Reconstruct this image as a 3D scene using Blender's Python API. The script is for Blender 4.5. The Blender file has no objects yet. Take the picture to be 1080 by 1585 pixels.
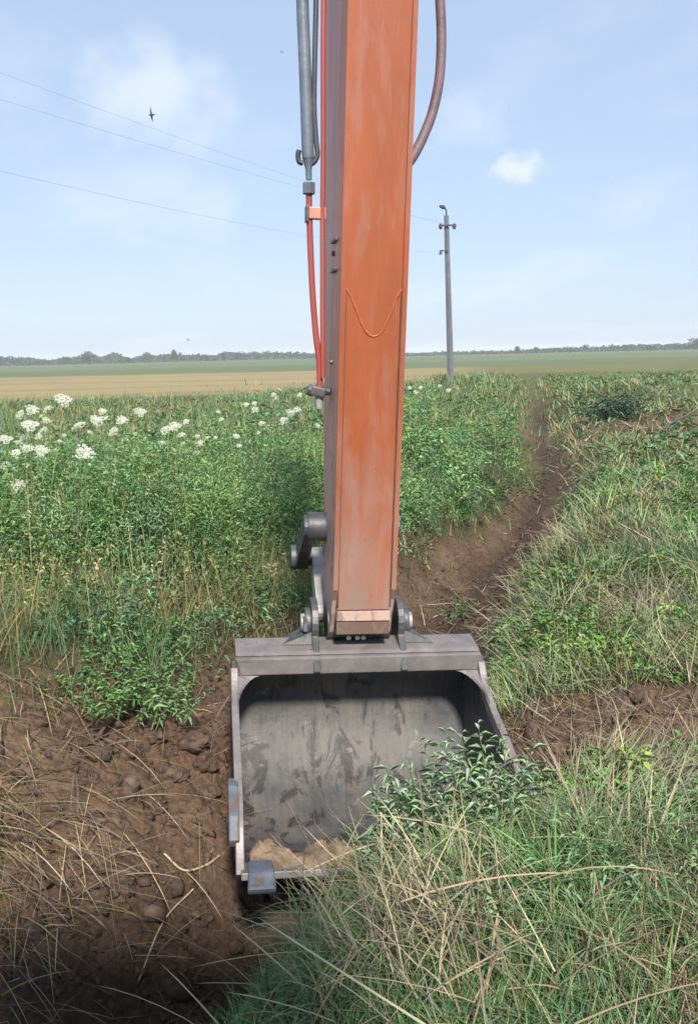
import bpy, bmesh, math, random
import numpy as np
from mathutils import Vector, Matrix

R = math.radians
scn = bpy.context.scene
col = scn.collection

# ------------------------------------------------------------------ camera
EYE = 2.0
PITCH, ROLL = R(9.26), R(1.4)
cam_d = bpy.data.cameras.new('camera')
cam_d.sensor_fit = 'HORIZONTAL'
cam_d.sensor_width = 36.0
cam_d.lens = 50.0
cam_d.clip_start = 0.05
cam_d.clip_end = 12000
cam = bpy.data.objects.new('camera', cam_d)
col.objects.link(cam)
cam.location = (0, 0, EYE)
cam.rotation_euler = (Matrix.Rotation(R(90) - PITCH, 3, 'X') @ Matrix.Rotation(-ROLL, 3, 'Z')).to_euler()
scn.camera = cam

# ------------------------------------------------------------------ sky and sun
SUN_AZ, SUN_EL = R(170), R(41.5)          # azimuth from +Y towards +X
world = bpy.data.worlds.new('World')
scn.world = world
world.use_nodes = True
wt = world.node_tree
wt.nodes.clear()
wn = wt.nodes.new
w_out = wn('ShaderNodeOutputWorld')
w_bg = wn('ShaderNodeBackground')
w_bg.inputs['Strength'].default_value = 0.084
sky = wn('ShaderNodeTexSky')
sky.sky_type = 'NISHITA'
sky.sun_disc = False
sky.sun_elevation = SUN_EL
sky.sun_rotation = SUN_AZ
sky.altitude = 50
sky.air_density = 1.0
sky.dust_density = 0.7
sky.ozone_density = 1.2
geo = wn('ShaderNodeTexCoord')
sep = wn('ShaderNodeSeparateXYZ')
wt.links.new(geo.outputs['Generated'], sep.inputs[0])


def wmath(op, a, b=None, clamp=False):
    m = wn('ShaderNodeMath')
    m.operation = op
    m.use_clamp = clamp
    for i, v in enumerate((a, b)):
        if v is None:
            continue
        if isinstance(v, (int, float)):
            m.inputs[i].default_value = v
        else:
            wt.links.new(v, m.inputs[i])
    return m.outputs[0]


# a thin high cloud sheet seen in perspective: direction projected on a flat layer
zc = wmath('ADD', wmath('MAXIMUM', sep.outputs['Z'], 0.0), 0.12)
cmb = wn('ShaderNodeCombineXYZ')
wt.links.new(wmath('DIVIDE', sep.outputs['X'], zc), cmb.inputs[0])
wt.links.new(wmath('DIVIDE', sep.outputs['Y'], zc), cmb.inputs[1])
cmap = wn('ShaderNodeMapping')
cmap.inputs['Location'].default_value = (2.03, 0.55, 0)
cmap.inputs['Scale'].default_value = (1.0, 0.62, 1)
wt.links.new(cmb.outputs[0], cmap.inputs[0])
n1 = wn('ShaderNodeTexNoise')
n1.inputs['Scale'].default_value = 1.15
n1.inputs['Detail'].default_value = 6
n1.inputs['Roughness'].default_value = 0.52
n1.inputs['Distortion'].default_value = 0.25
wt.links.new(cmap.outputs[0], n1.inputs['Vector'])
cl = wn('ShaderNodeMapRange')
cl.interpolation_type = 'SMOOTHSTEP'
cl.inputs['From Min'].default_value = 0.5
cl.inputs['From Max'].default_value = 0.78
wt.links.new(n1.outputs['Fac'], cl.inputs['Value'])
def puff(c, r, k):
    vd = wn('ShaderNodeVectorMath')
    vd.operation = 'DISTANCE'
    nv = wn('ShaderNodeVectorMath')
    nv.operation = 'NORMALIZE'
    wt.links.new(geo.outputs['Generated'], nv.inputs[0])
    sc = wn('ShaderNodeVectorMath')
    sc.operation = 'MULTIPLY'
    sc.inputs[1].default_value = (1, 1, 1.5)
    wt.links.new(nv.outputs[0], sc.inputs[0])
    wt.links.new(sc.outputs[0], vd.inputs[0])
    v = Vector(c).normalized()
    vd.inputs[1].default_value = (v.x, v.y, v.z * 1.5)
    nz = wn('ShaderNodeTexNoise')
    nz.inputs['Scale'].default_value = 1.7 / r
    nz.inputs['Detail'].default_value = 6
    wt.links.new(nv.outputs[0], nz.inputs['Vector'])
    d = wmath('ADD', wmath('DIVIDE', vd.outputs['Value'], r), wmath('MULTIPLY', wmath('SUBTRACT', nz.outputs['Fac'], .5), 1.6))
    mr = wn('ShaderNodeMapRange')
    mr.interpolation_type = 'SMOOTHSTEP'
    mr.inputs['From Min'].default_value = 1.1
    mr.inputs['From Max'].default_value = .15
    wt.links.new(d, mr.inputs['Value'])
    return wmath('MULTIPLY', mr.outputs[0], k)


cfac = wmath('MULTIPLY', cl.outputs[0], 0.45)
for c_, r_, k_ in (((-.18, 1, .252), .085, .62), ((-.145, 1, .15), .06, .3), ((.175, 1, .177), .028, .7), ((.13, 1, .225), .05, .3)):
    cfac = wmath('MAXIMUM', cfac, puff(c_, r_, k_))
cfac = wmath('MINIMUM', cfac, 1.0, True)
mix = wn('ShaderNodeMix')
mix.data_type = 'RGBA'
wt.links.new(cfac, mix.inputs['Factor'])
hsv = wn('ShaderNodeHueSaturation')
hsv.inputs['Saturation'].default_value = 0.8
wt.links.new(sky.outputs[0], hsv.inputs['Color'])
veil = wn('ShaderNodeMix')             # thin even haze over the whole sky
veil.data_type = 'RGBA'
veil.inputs['Factor'].default_value = 0.72
wt.links.new(hsv.outputs[0], veil.inputs['A'])
veil.inputs['B'].default_value = (2.75, 3.6, 5.0, 1)
wt.links.new(veil.outputs['Result'], mix.inputs['A'])
mix.inputs['B'].default_value = (5.2, 5.6, 6.0, 1)
wt.links.new(mix.outputs['Result'], w_bg.inputs['Color'])
wt.links.new(w_bg.outputs[0], w_out.inputs[0])

sun_d = bpy.data.lights.new('sun', 'SUN')
sun_d.energy = 3.2
sun_d.angle = R(6.0)
sun_d.color = (1.0, 0.95, 0.87)
sun = bpy.data.objects.new('sun', sun_d)
col.objects.link(sun)
to_sun = Vector((math.sin(SUN_AZ) * math.cos(SUN_EL), math.cos(SUN_AZ) * math.cos(SUN_EL), math.sin(SUN_EL)))
sun.rotation_euler = to_sun.to_track_quat('Z', 'Y').to_euler()
sun.location = (0, 0, 30)

# ------------------------------------------------------------------ exposure and renderer
scn.view_settings.view_transform = 'Standard'
scn.view_settings.look = 'None'
scn.view_settings.exposure = 1.1
scn.view_settings.gamma = 1.0
scn.view_settings.use_curve_mapping = False
scn.render.engine = 'CYCLES'
scn.cycles.use_denoising = True
scn.cycles.max_bounces = 6
scn.cycles.transparent_max_bounces = 4
scn.cycles.volume_bounces = 0

rng = np.random.default_rng(11)
random.seed(11)


# ------------------------------------------------------------------ small toolbox
def tag(o, label=None, cat=None, group=None, kind=None):
    if label:
        o['label'] = label
    if cat:
        o['category'] = cat
    if group:
        o['group'] = group
    if kind:
        o['kind'] = kind
    return o


def empty(name, loc, rot=None):
    o = bpy.data.objects.new(name, None)
    col.objects.link(o)
    o.location = loc
    if rot is not None:
        o.rotation_euler = rot
    return o


def mesh_np(name, V, Fq=None, Ft=None, mat=None, C=None, parent=None, smooth=False):
    """mesh object from numpy arrays of quads and / or triangles"""
    me = bpy.data.meshes.new(name)
    V = np.ascontiguousarray(V, np.float32)
    nq = 0 if Fq is None else len(Fq)
    nt = 0 if Ft is None else len(Ft)
    me.vertices.add(len(V))
    me.vertices.foreach_set('co', V.ravel())
    loops = []
    if nq:
        loops.append(np.asarray(Fq, np.int32).ravel())
    if nt:
        loops.append(np.asarray(Ft, np.int32).ravel())
    loops = np.concatenate(loops)
    me.loops.add(len(loops))
    me.loops.foreach_set('vertex_index', loops)
    me.polygons.add(nq + nt)
    starts = np.concatenate([np.arange(nq) * 4, nq * 4 + np.arange(nt) * 3]).astype(np.int32)
    me.polygons.foreach_set('loop_start', starts)
    if smooth:
        me.polygons.foreach_set('use_smooth', np.ones(nq + nt, bool))
    me.update(calc_edges=True)
    if C is not None:
        at = me.color_attributes.new('Col', 'FLOAT_COLOR', 'POINT')
        cc = np.ones((len(V), 4), np.float32)
        cc[:, :3] = C
        at.data.foreach_set('color', cc.ravel())
    if mat:
        me.materials.append(mat)
    o = bpy.data.objects.new(name, me)
    col.objects.link(o)
    if parent:
        o.parent = parent
    return o


class MB:
    """collects shapes and links them as one mesh object"""

    def __init__(self, origin=(0, 0, 0)):
        self.bm = bmesh.new()
        self.o = Vector(origin)

    def v(self, p):
        return self.bm.verts.new(Vector(p) - self.o)

    def box(self, c, s, rot=None):
        c = Vector(c)
        vs = []
        for dz in (-.5, .5):
            for dx, dy in ((-.5, -.5), (.5, -.5), (.5, .5), (-.5, .5)):
                p = Vector((dx * s[0], dy * s[1], dz * s[2]))
                if rot is not None:
                    p = rot @ p
                vs.append(self.v(c + p))
        for f in ((3, 2, 1, 0), (4, 5, 6, 7), (0, 1, 5, 4), (1, 2, 6, 5), (2, 3, 7, 6), (3, 0, 4, 7)):
            self.bm.faces.new([vs[i] for i in f])
        return self

    def prism_x(self, prof, x0, x1):
        """closed (y, z) outline extruded along x"""
        a = [self.v((x0, y, z)) for y, z in prof]
        b = [self.v((x1, y, z)) for y, z in prof]
        n = len(prof)
        self.bm.faces.new(a)
        self.bm.faces.new(list(reversed(b)))
        for i in range(n):
            j = (i + 1) % n
            self.bm.faces.new([a[j], a[i], b[i], b[j]])
        return self

    def tube(self, path, rad, n=10, caps=True):
        path = [Vector(p) for p in path]
        if not isinstance(rad, (list, tuple)):
            rad = [rad] * len(path)
        rings = []
        up = Vector((0, 0, 1))
        t0 = (path[1] - path[0]).normalized()
        if abs(t0.dot(up)) > .9:
            up = Vector((1, 0, 0))
        side = t0.cross(up).normalized()
        for i, p in enumerate(path):
            a = path[max(i - 1, 0)]
            b = path[min(i + 1, len(path) - 1)]
            t = (b - a).normalized()
            side = (side - t * side.dot(t)).normalized()
            u = t.cross(side)
            rings.append([self.v(p + (side * math.cos(2 * math.pi * k / n) + u * math.sin(2 * math.pi * k / n)) * rad[i]) for k in range(n)])
        for a, b in zip(rings, rings[1:]):
            for k in range(n):
                self.bm.faces.new([a[k], a[(k + 1) % n], b[(k + 1) % n], b[k]])
        if caps:
            self.bm.faces.new(list(reversed(rings[0])))
            self.bm.faces.new(rings[-1])
        return self

    def build(self, name, mat, parent=None, bevel=0, smooth=None):
        me = bpy.data.meshes.new(name)
        bmesh.ops.recalc_face_normals(self.bm, faces=self.bm.faces)
        if bevel:
            eds = [e for e in self.bm.edges if len(e.link_faces) == 2 and e.calc_face_angle(0) > .6]
            bmesh.ops.bevel(self.bm, geom=eds, offset=bevel, segments=2, affect='EDGES', profile=.6, clamp_overlap=True)
        if smooth is not None:
            for f in self.bm.faces:
                f.smooth = True
            for e in self.bm.edges:
                if len(e.link_faces) == 2 and e.calc_face_angle(0) > smooth:
                    e.smooth = False
        self.bm.to_mesh(me)
        self.bm.free()
        me.materials.append(mat)
        o = bpy.data.objects.new(name, me)
        col.objects.link(o)
        if parent:
            o.parent = parent
        return o


def spline(pts, n=8):
    """Catmull-Rom through the points"""
    P = [Vector(p) for p in pts]
    P = [P[0] * 2 - P[1]] + P + [P[-1] * 2 - P[-2]]
    out = []
    for i in range(1, len(P) - 2):
        a, b, c, d = P[i - 1:i + 3]
        for k in range(n):
            t = k / n
            out.append(.5 * ((2 * b) + (c - a) * t + (2 * a - 5 * b + 4 * c - d) * t * t + (3 * b - a - 3 * c + d) * t ** 3))
    out.append(P[-2])
    return out


# ------------------------------------------------------------------ materials
def new_mat(name):
    m = bpy.data.materials.new(name)
    m.use_nodes = True
    nt = m.node_tree
    return m, nt, nt.nodes['Principled BSDF']


def ramp(nt, fac, stops):
    r = nt.nodes.new('ShaderNodeValToRGB')
    e = r.color_ramp.elements
    while len(e) < len(stops):
        e.new(.5)
    for k, (p, c) in enumerate(stops):
        e[k].position = p
        e[k].color = (*c, 1) if len(c) == 3 else c
    nt.links.new(fac, r.inputs[0])
    return r.outputs[0]


def noise(nt, scale, detail=5, rough=.55, vec=None, dist=0):
    n = nt.nodes.new('ShaderNodeTexNoise')
    n.inputs['Scale'].default_value = scale
    n.inputs['Detail'].default_value = detail
    n.inputs['Roughness'].default_value = rough
    n.inputs['Distortion'].default_value = dist
    if vec is not None:
        nt.links.new(vec, n.inputs['Vector'])
    return n.outputs['Fac']


def objvec(nt, scale=(1, 1, 1)):
    t = nt.nodes.new('ShaderNodeTexCoord')
    mp = nt.nodes.new('ShaderNodeMapping')
    mp.inputs['Scale'].default_value = scale
    nt.links.new(t.outputs['Object'], mp.inputs[0])
    return mp.outputs[0]


def mixc(nt, fac, a, b, mode='MIX'):
    m = nt.nodes.new('ShaderNodeMix')
    m.data_type = 'RGBA'
    m.blend_type = mode
    for s, v in (('Factor', fac), ('A', a), ('B', b)):
        if isinstance(v, (int, float)):
            m.inputs[s].default_value = v
        elif isinstance(v, tuple):
            m.inputs[s].default_value = (*v, 1)
        else:
            nt.links.new(v, m.inputs[s])
    return m.outputs['Result']


def bump(nt, bsdf, h, strength=.3, dist=.01):
    b = nt.nodes.new('ShaderNodeBump')
    b.inputs['Strength'].default_value = strength
    b.inputs['Distance'].default_value = dist
    nt.links.new(h, b.inputs['Height'])
    nt.links.new(b.outputs[0], bsdf.inputs['Normal'])


def leaf_mat(name, rough=.6, trans=.35):
    """coloured by each plant's own colour; thin leaves let some light through"""
    m, nt, b = new_mat(name)
    a = nt.nodes.new('ShaderNodeAttribute')
    a.attribute_name = 'Col'
    nt.links.new(a.outputs['Color'], b.inputs['Base Color'])
    b.inputs['Roughness'].default_value = rough
    b.inputs['Specular IOR Level'].default_value = .25
    if trans:
        tr = nt.nodes.new('ShaderNodeBsdfTranslucent')
        nt.links.new(mixc(nt, 1.0, a.outputs['Color'], (1.0, 1.0, .7), 'MULTIPLY'), tr.inputs['Color'])
        ms = nt.nodes.new('ShaderNodeMixShader')
        ms.inputs[0].default_value = trans
        nt.links.new(b.outputs[0], ms.inputs[1])
        nt.links.new(tr.outputs[0], ms.inputs[2])
        nt.links.new(ms.outputs[0], nt.nodes['Material Output'].inputs['Surface'])
    return m


M = {}
M['leaf'] = leaf_mat('leaf', .5, .22)
M['straw'] = leaf_mat('straw', .65, .12)
M['petal'] = leaf_mat('petal', .7, .3)

# soil and field sheet
m, nt, b = new_mat('ground')
a = nt.nodes.new('ShaderNodeAttribute')
a.attribute_name = 'Col'
v = objvec(nt)
n_f = noise(nt, 38, 8, .65, v)
n_m = noise(nt, 5, 6, .6, v)
c1 = mixc(nt, .75, a.outputs['Color'], ramp(nt, n_f, [(.25, (.35, .33, .32)), (.75, (1.45, 1.4, 1.35))]), 'MULTIPLY')
c2 = mixc(nt, .6, c1, ramp(nt, n_m, [(.3, (.6, .6, .6)), (.7, (1.3, 1.28, 1.22))]), 'MULTIPLY')
nt.links.new(c2, b.inputs['Base Color'])
b.inputs['Roughness'].default_value = .95
b.inputs['Specular IOR Level'].default_value = .1
bump(nt, b, noise(nt, 16, 10, .72, v, .3), 1.0, .05)
M['ground'] = m

m, nt, b = new_mat('clod')
v = objvec(nt)
nt.links.new(ramp(nt, noise(nt, 18, 6, .6, v), [(.3, (.05, .034, .026)), (.55, (.11, .074, .054)), (.8, (.19, .135, .1))]), b.inputs['Base Color'])
b.inputs['Roughness'].default_value = .95
b.inputs['Specular IOR Level'].default_value = .1
bump(nt, b, noise(nt, 60, 6, .6, v), .8, .01)
M['clod'] = m


def paint(name, base, dusty, z_lo, z_hi, gloss=.35):
    """weathered paint: dust, scratches and dried mud get thicker towards the bucket end"""
    m, nt, b = new_mat(name)
    t = nt.nodes.new('ShaderNodeTexCoord')
    v = objvec(nt, (1, 1, .22))
    v2 = objvec(nt)
    sp = nt.nodes.new('ShaderNodeSeparateXYZ')
    nt.links.new(t.outputs['Object'], sp.inputs[0])
    mr = nt.nodes.new('ShaderNodeMapRange')
    mr.interpolation_type = 'SMOOTHSTEP'
    mr.inputs['From Min'].default_value = z_hi
    mr.inputs['From Max'].default_value = z_lo
    nt.links.new(sp.outputs['Z'], mr.inputs['Value'])
    streak = noise(nt, 9, 7, .65, v, .4)
    fine = noise(nt, 55, 6, .7, v2)
    mm = nt.nodes.new('ShaderNodeMath')
    mm.operation = 'MULTIPLY_ADD'
    nt.links.new(mr.outputs[0], mm.inputs[0])
    mm.inputs[1].default_value = .62
    nt.links.new(streak, mm.inputs[2])
    dust = nt.nodes.new('ShaderNodeMapRange')
    dust.inputs['From Min'].default_value = .5
    dust.inputs['From Max'].default_value = 1.02
    nt.links.new(mm.outputs[0], dust.inputs['Value'])
    tone = mixc(nt, .5, base, ramp(nt, noise(nt, 3, 6, .65, v), [(.3, (.5, .5, .52)), (.7, (1.3, 1.28, 1.25))]), 'MULTIPLY')
    c = mixc(nt, dust.outputs[0], tone, dusty)
    scr = ramp(nt, noise(nt, 6, 4, .7, objvec(nt, (9, 9, .5)), .2), [(.60, (0, 0, 0)), (.66, (1, 1, 1))])
    c = mixc(nt, mixc(nt, .3, (0, 0, 0), scr), c, dusty)
    mudm = nt.nodes.new('ShaderNodeMath')
    mudm.operation = 'MULTIPLY'
    nt.links.new(mr.outputs[0], mudm.inputs[0])
    nt.links.new(ramp(nt, noise(nt, 10, 8, .7, objvec(nt, (1, 1, .5)), .7), [(.52, (0, 0, 0)), (.6, (1, 1, 1))]), mudm.inputs[1])
    c = mixc(nt, mudm.outputs[0], c, (.21, .16, .13))
    rub = ramp(nt, noise(nt, 2.2, 8, .7, v2, .6), [(.62, (0, 0, 0)), (.70, (1, 1, 1))])
    c = mixc(nt, mixc(nt, .5, (0, 0, 0), rub), c, (.2, .1, .075))
    spots = ramp(nt, fine, [(.66, (0, 0, 0)), (.71, (1, 1, 1))])
    c = mixc(nt, spots, c, (.13, .07, .05))
    nt.links.new(c, b.inputs['Base Color'])
    rr = ramp(nt, dust.outputs[0], [(0, (gloss,) * 3), (1, (.8, .8, .8))])
    nt.links.new(rr, b.inputs['Roughness'])
    bump(nt, b, fine, .12, .003)
    return m


M['orange'] = paint('orange_paint', (.32, .083, .029), (.27, .175, .14), .05, 2.5)
M['orange_side'] = paint('shade_lightened_orange', (.60, .23, .155), (.5, .33, .27), .3, 3.4, .45)  # orange lightened to make up for shade on the stick's left face
M['weld'] = paint('weld_orange', (.44, .115, .045), (.36, .2, .14), -.2, 1.7)
M['pipe_red'] = paint('red_pipe_paint', (.36, .07, .06), (.36, .16, .1), .2, 2.2, .3)


def steel(name, stops, scale=5, rough=.6, metal=.25, mud=None):
    m, nt, b = new_mat(name)
    v = objvec(nt)
    n = noise(nt, scale, 8, .62, v, .3)
    c = ramp(nt, n, stops)
    if mud:
        n2 = noise(nt, mud[0], 5, .55, objvec(nt, (1, 1, .55)), .9)
        k = ramp(nt, n2, [(mud[1], (0, 0, 0)), (mud[1] + .05, (1, 1, 1))])
        c = mixc(nt, k, c, mud[2])
    nt.links.new(c, b.inputs['Base Color'])
    b.inputs['Metallic'].default_value = metal
    b.inputs['Roughness'].default_value = rough
    bump(nt, b, noise(nt, 40, 6, .6, v), .3, .006)
    return m


m, nt, b = new_mat('bucket_steel')
v = objvec(nt)
film = noise(nt, 2.4, 8, .6, v, .5)
c = ramp(nt, film, [(.34, (.042, .045, .052)), (.45, (.07, .069, .07)), (.56, (.105, .098, .09)), (.7, (.125, .113, .098))])
scrape = noise(nt, 3, 5, .65, objvec(nt, (14, 1.2, 1.2)))
c = mixc(nt, .55, c, ramp(nt, scrape, [(.3, (.62, .62, .64)), (.7, (1.3, 1.28, 1.24))]), 'MULTIPLY')
rust = ramp(nt, noise(nt, 4, 7, .65, v, .8), [(.57, (0, 0, 0)), (.66, (1, 1, 1))])
c = mixc(nt, mixc(nt, .5, (0, 0, 0), rust), c, (.11, .07, .045))
wet = ramp(nt, noise(nt, 5.6, 7, .65, objvec(nt, (1, .6, .5)), 1.5), [(.53, (0, 0, 0)), (.59, (1, 1, 1))])
c = mixc(nt, mixc(nt, .9, (0, 0, 0), wet), c, (.03, .027, .027))
splash = ramp(nt, noise(nt, 11, 6, .65, v, .4), [(.63, (0, 0, 0)), (.67, (1, 1, 1))])
c = mixc(nt, mixc(nt, .8, (0, 0, 0), splash), c, (.17, .15, .125))
lines = ramp(nt, noise(nt, 5, 4, .7, objvec(nt, (26, .8, .8)), .15), [(.64, (0, 0, 0)), (.68, (1, 1, 1))])
c = mixc(nt, mixc(nt, .55, (0, 0, 0), lines), c, (.2, .195, .19))
nt.links.new(c, b.inputs['Base Color'])
b.inputs['Metallic'].default_value = .05
b.inputs['Roughness'].default_value = .6
bump(nt, b, noise(nt, 26, 8, .65, v), .45, .01)
M['bucket'] = m
M['bucket_rim'] = steel('bucket_rim_steel', [(.25, (.12, .105, .1)), (.5, (.195, .172, .165)), (.8, (.29, .26, .25))], 7, .5, .2, (8, .62, (.1, .08, .065)))
M['dark_steel'] = steel('dark_steel', [(.3, (.05, .05, .055)), (.6, (.11, .11, .115)), (.85, (.24, .22, .2))], 8, .5, .4)
M['bright_steel'] = steel('worn_bright_steel', [(.25, (.07, .08, .1)), (.55, (.13, .145, .18)), (.8, (.24, .26, .3))], 9, .6, .3, (7, .58, (.12, .09, .065)))
M['grey_pin'] = steel('grey_pin_steel', [(.3, (.25, .23, .21)), (.7, (.5, .48, .44))], 9, .45, .4)
M['rubber'] = steel('hose_rubber', [(.3, (.035, .037, .045)), (.7, (.075, .075, .085))], 6, .55, 0)
M['hose_grey'] = steel('hose_grey', [(.3, (.09, .11, .14)), (.7, (.17, .2, .24))], 6, .45, .1)
M['hose_brown'] = steel('hose_brown', [(.3, (.11, .07, .085)), (.7, (.21, .14, .15))], 6, .5, 0)
M['concrete'] = steel('weathered_concrete', [(.3, (.1, .11, .125)), (.7, (.17, .18, .2))], 3, .9, 0)
M['iron'] = steel('dark_iron', [(.3, (.04, .045, .055)), (.7, (.09, .095, .1))], 3, .7, .2)
M['wire'] = steel('aluminium_wire', [(.3, (.3, .32, .36)), (.7, (.4, .42, .46))], 3, .6, .2)
M['twig_brown'] = steel('rusty_seam', [(.3, (.06, .03, .024)), (.7, (.16, .07, .045))], 14, .8, 0)
M['stem'] = steel('green_stem', [(.3, (.1, .17, .07)), (.7, (.14, .22, .09))], 12, .6, 0)
M['bird'] = steel('dark_plumage', [(.3, (.05, .055, .065)), (.7, (.12, .125, .135))], 20, .8, 0)


# ------------------------------------------------------------------ terrain shape
def hash2(ix, iy, s):
    n = (ix * 374761393 + iy * 668265263 + s * 974634777) & 0x7fffffff
    n = ((n ^ (n >> 13)) * 1274126177) & 0x7fffffff
    return ((n ^ (n >> 16)) & 0xffff) / 65535.0


def vnoise(x, y, s=0):
    ix = np.floor(x)
    iy = np.floor(y)
    fx = x - ix
    fy = y - iy
    fx = fx * fx * (3 - 2 * fx)
    fy = fy * fy * (3 - 2 * fy)
    ix = ix.astype(np.int64)
    iy = iy.astype(np.int64)
    return ((hash2(ix, iy, s) * (1 - fx) + hash2(ix + 1, iy, s) * fx) * (1 - fy)
            + (hash2(ix, iy + 1, s) * (1 - fx) + hash2(ix + 1, iy + 1, s) * fx) * fy)


def fbm(x, y, s=0, o=4, g=.5):
    v = 0
    a = 1
    t = 0
    for k in range(o):
        v = v + a * vnoise(x * 2 ** k + 17.3 * k, y * 2 ** k - 9.1 * k, s + k)
        t += a
        a *= g
    return v / t - .5


def sstep(a, b, x):
    t = np.clip((x - a) / (b - a), 0, 1)
    return t * t * (3 - 2 * t)


def band(a, b, x, soft):
    return sstep(a - soft, a + soft, x) * (1 - sstep(b - soft, b + soft, x))


def ell(x, y, cx, cy, rx, ry, rot=0, soft=.35):
    c, s = math.cos(rot), math.sin(rot)
    u = ((x - cx) * c + (y - cy) * s) / rx
    w = (-(x - cx) * s + (y - cy) * c) / ry
    return 1 - sstep(1 - soft, 1 + soft, np.sqrt(u * u + w * w))


DITCH = np.array([(-3.2, -1.5), (-1.8, 1.6), (-1.25, 2.6), (-.9, 3.2), (-.4, 3.9), (.05, 4.8), (.4, 6.3), (.85, 8.3), (1.4, 10.05),
                  (2.5, 13.1), (3.55, 16.9), (4.6, 22.3), (6.8, 34.3), (8.4, 42.6), (14, 75.0)])


def ditch(x, y):
    """signed distance to the ditch line (right is positive)"""
    best = np.full(x.shape, 1e9)
    sg = np.ones(x.shape)
    for a, b in zip(DITCH, DITCH[1:]):
        d = b - a
        L = math.hypot(*d)
        t = np.clip(((x - a[0]) * d[0] + (y - a[1]) * d[1]) / L ** 2, 0, 1)
        qx = x - a[0] - t * d[0]
        qy = y - a[1] - t * d[1]
        dd = np.hypot(qx, qy)
        sd = np.sign(d[1] * (x - a[0]) - d[0] * (y - a[1]))
        k = dd < best
        best = np.where(k, dd, best)
        sg = np.where(k, sd, sg)
    return best * sg


def soil_w(x, y, s):
    """1 where bare earth shows"""
    e = fbm(x * 2.2, y * 2.2, 5, 4) * .55
    e2 = fbm(x * .9, y * .9, 8, 3) * .6
    near = 1 - sstep(5.2, 6.2, y)
    a = near * band(-1.0, .32, s + e, .16)
    a2 = sstep(6.0, 6.8, y) * (1 - sstep(40, 60, y)) * band(-.6 + .1 * sstep(10, 14, y), .36, s + e * 1.1 + e2 * .6 + .22 * np.sin(y * .55) * sstep(12, 18, y), .22) * (1 - .15 * sstep(14, 30, y))
    mid = band(5.0, 7.0, y, .5) * band(-.75, .5, s + e, .2)
    b1 = ell(x + e, y + e2, -.98, 4.2, .72, .78)
    b2 = ell(x + e, y + e2, -1.35, 3.75, .5, .5) * .8
    c1 = ell(x + e, y + e, 1.5, 4.8, .9, .5) * .95
    c2 = np.maximum(ell(x + e, y + e, 2.75, 6.4, .5, .25), ell(x + e2, y + e, 7.2, 23.0, 1.3, 1.8)) * .9
    return np.clip(np.maximum.reduce([a, a2, mid, b1, b2, c1, c2]), 0, 1)


def height(x, y):
    x = np.asarray(x, float)
    y = np.asarray(y, float)
    s = ditch(x, y)
    fade = 1 - sstep(45, 75, y)
    D = .15 + .5 * sstep(4.9, 6.9, y) - .22 * sstep(10, 28, y)
    wob = fbm(x * .8, y * .8, 3, 3) * .35
    z = -D * (1 - sstep(.12, 1.1, np.abs(s + wob * .6))) * fade
    z = z + .48 * sstep(.3, 1.8, -s) * (1 - sstep(7, 14, -s)) * fade * sstep(3.2, 4.6, y)     # left bank
    z = z + .10 * sstep(.6, 1.6, s) * (1 - sstep(8, 16, s)) * fade                            # right bank
    z = z + .19 * ell(x, y, .66, 2.75, .85, .62, .2, .6)                                      # heap before the bucket
    z = z + .17 * ell(x, y, -1.25, 4.45, .75, .6, .3, .7)                                     # rounded cut bank
    z = z + .16 * sstep(.6, 1.4, s) * (1 - sstep(30, 40, y)) * fbm(x * .95, y * .95, 25, 3)
    z = z + .5 * ell(x, y, 11.5, 36, 2.6, 3.0, 0, .8) + .3 * ell(x, y, 9.8, 24, 1.6, 2.0, 0, .8)
    z = z + .08 * ell(x, y, .95, 3.55, .55, .5, 0, .7)
    z = z - .5 * ell(x, y, -.74, 3.12, .42, .85, -.5, .35)                                      # dug hole
    z = z + .16 * ell(x, y, 7.6, 27.5, 2.6, 5.5, 0, .7) + .6 * ell(x, y, 8.3, 30.0, 1.6, 2.2, 0, .8)
    w = soil_w(x, y, s)
    near = 1 - sstep(12, 30, np.hypot(x, y))
    z = z - .13 * w * (1 - sstep(5.2, 6.0, y)) * (1 - sstep(-.3, .1, x))
    z = z + near * (.05 * fbm(x * 1.7, y * 1.7, 21, 4) + w * (.22 * fbm(x * 4.2, y * 4.2, 31, 5, .62) - .10 * np.abs(fbm((x * .6 - y * .8) * 1.6, (x * .8 + y * .6) * 8, 47, 4, .55)) - .11 * np.abs(fbm(x * 6.5, y * 6.5, 45, 4, .6)) + .085 * np.abs(fbm(x * 15, y * 15, 41, 4, .65)) - .05 * np.abs(fbm(x * 31, y * 31, 43, 2, .6))))
    z = z + (1 - near) * .1 * fbm(x * .15, y * .15, 51, 3) * (1 - sstep(60, 120, np.hypot(x, y)))
    z = z - .24 * ell(x, y, .22, 4.22, .74, .62, .14, .4)                                     # bed pressed by the bucket
    X = x * .990 + y * .139
    Y = -x * .139 + y * .990
    m_ = band(.06, 1.43, X, .05) * band(3.52, 4.98, Y, .05)
    low = np.interp(Y, [3.4, 3.62, 3.91, 4.21, 4.48, 4.7, 4.86, 4.95], [-.07, -.09, -.18, -.27, -.27, -.16, .04, .1]) - .045 * X
    z = z * (1 - m_) + np.minimum(z, low) * m_
    return z


def hz(x, y):
    return float(height(np.array([x], float), np.array([y], float))[0])


# camera axes, to turn a place in the photograph into a point of the scene at a chosen distance
_f = Vector((0, math.cos(PITCH), -math.sin(PITCH)))
_u0 = Vector((0, math.sin(PITCH), math.cos(PITCH)))
_r0 = Vector((1, 0, 0))
_r = _r0 * math.cos(ROLL) - _u0 * math.sin(ROLL)
_u = _r0 * math.sin(ROLL) + _u0 * math.cos(ROLL)


def sight(px, py):
    return _r * ((px - 540) / 1500) + _u * ((792.5 - py) / 1500) + _f


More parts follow.
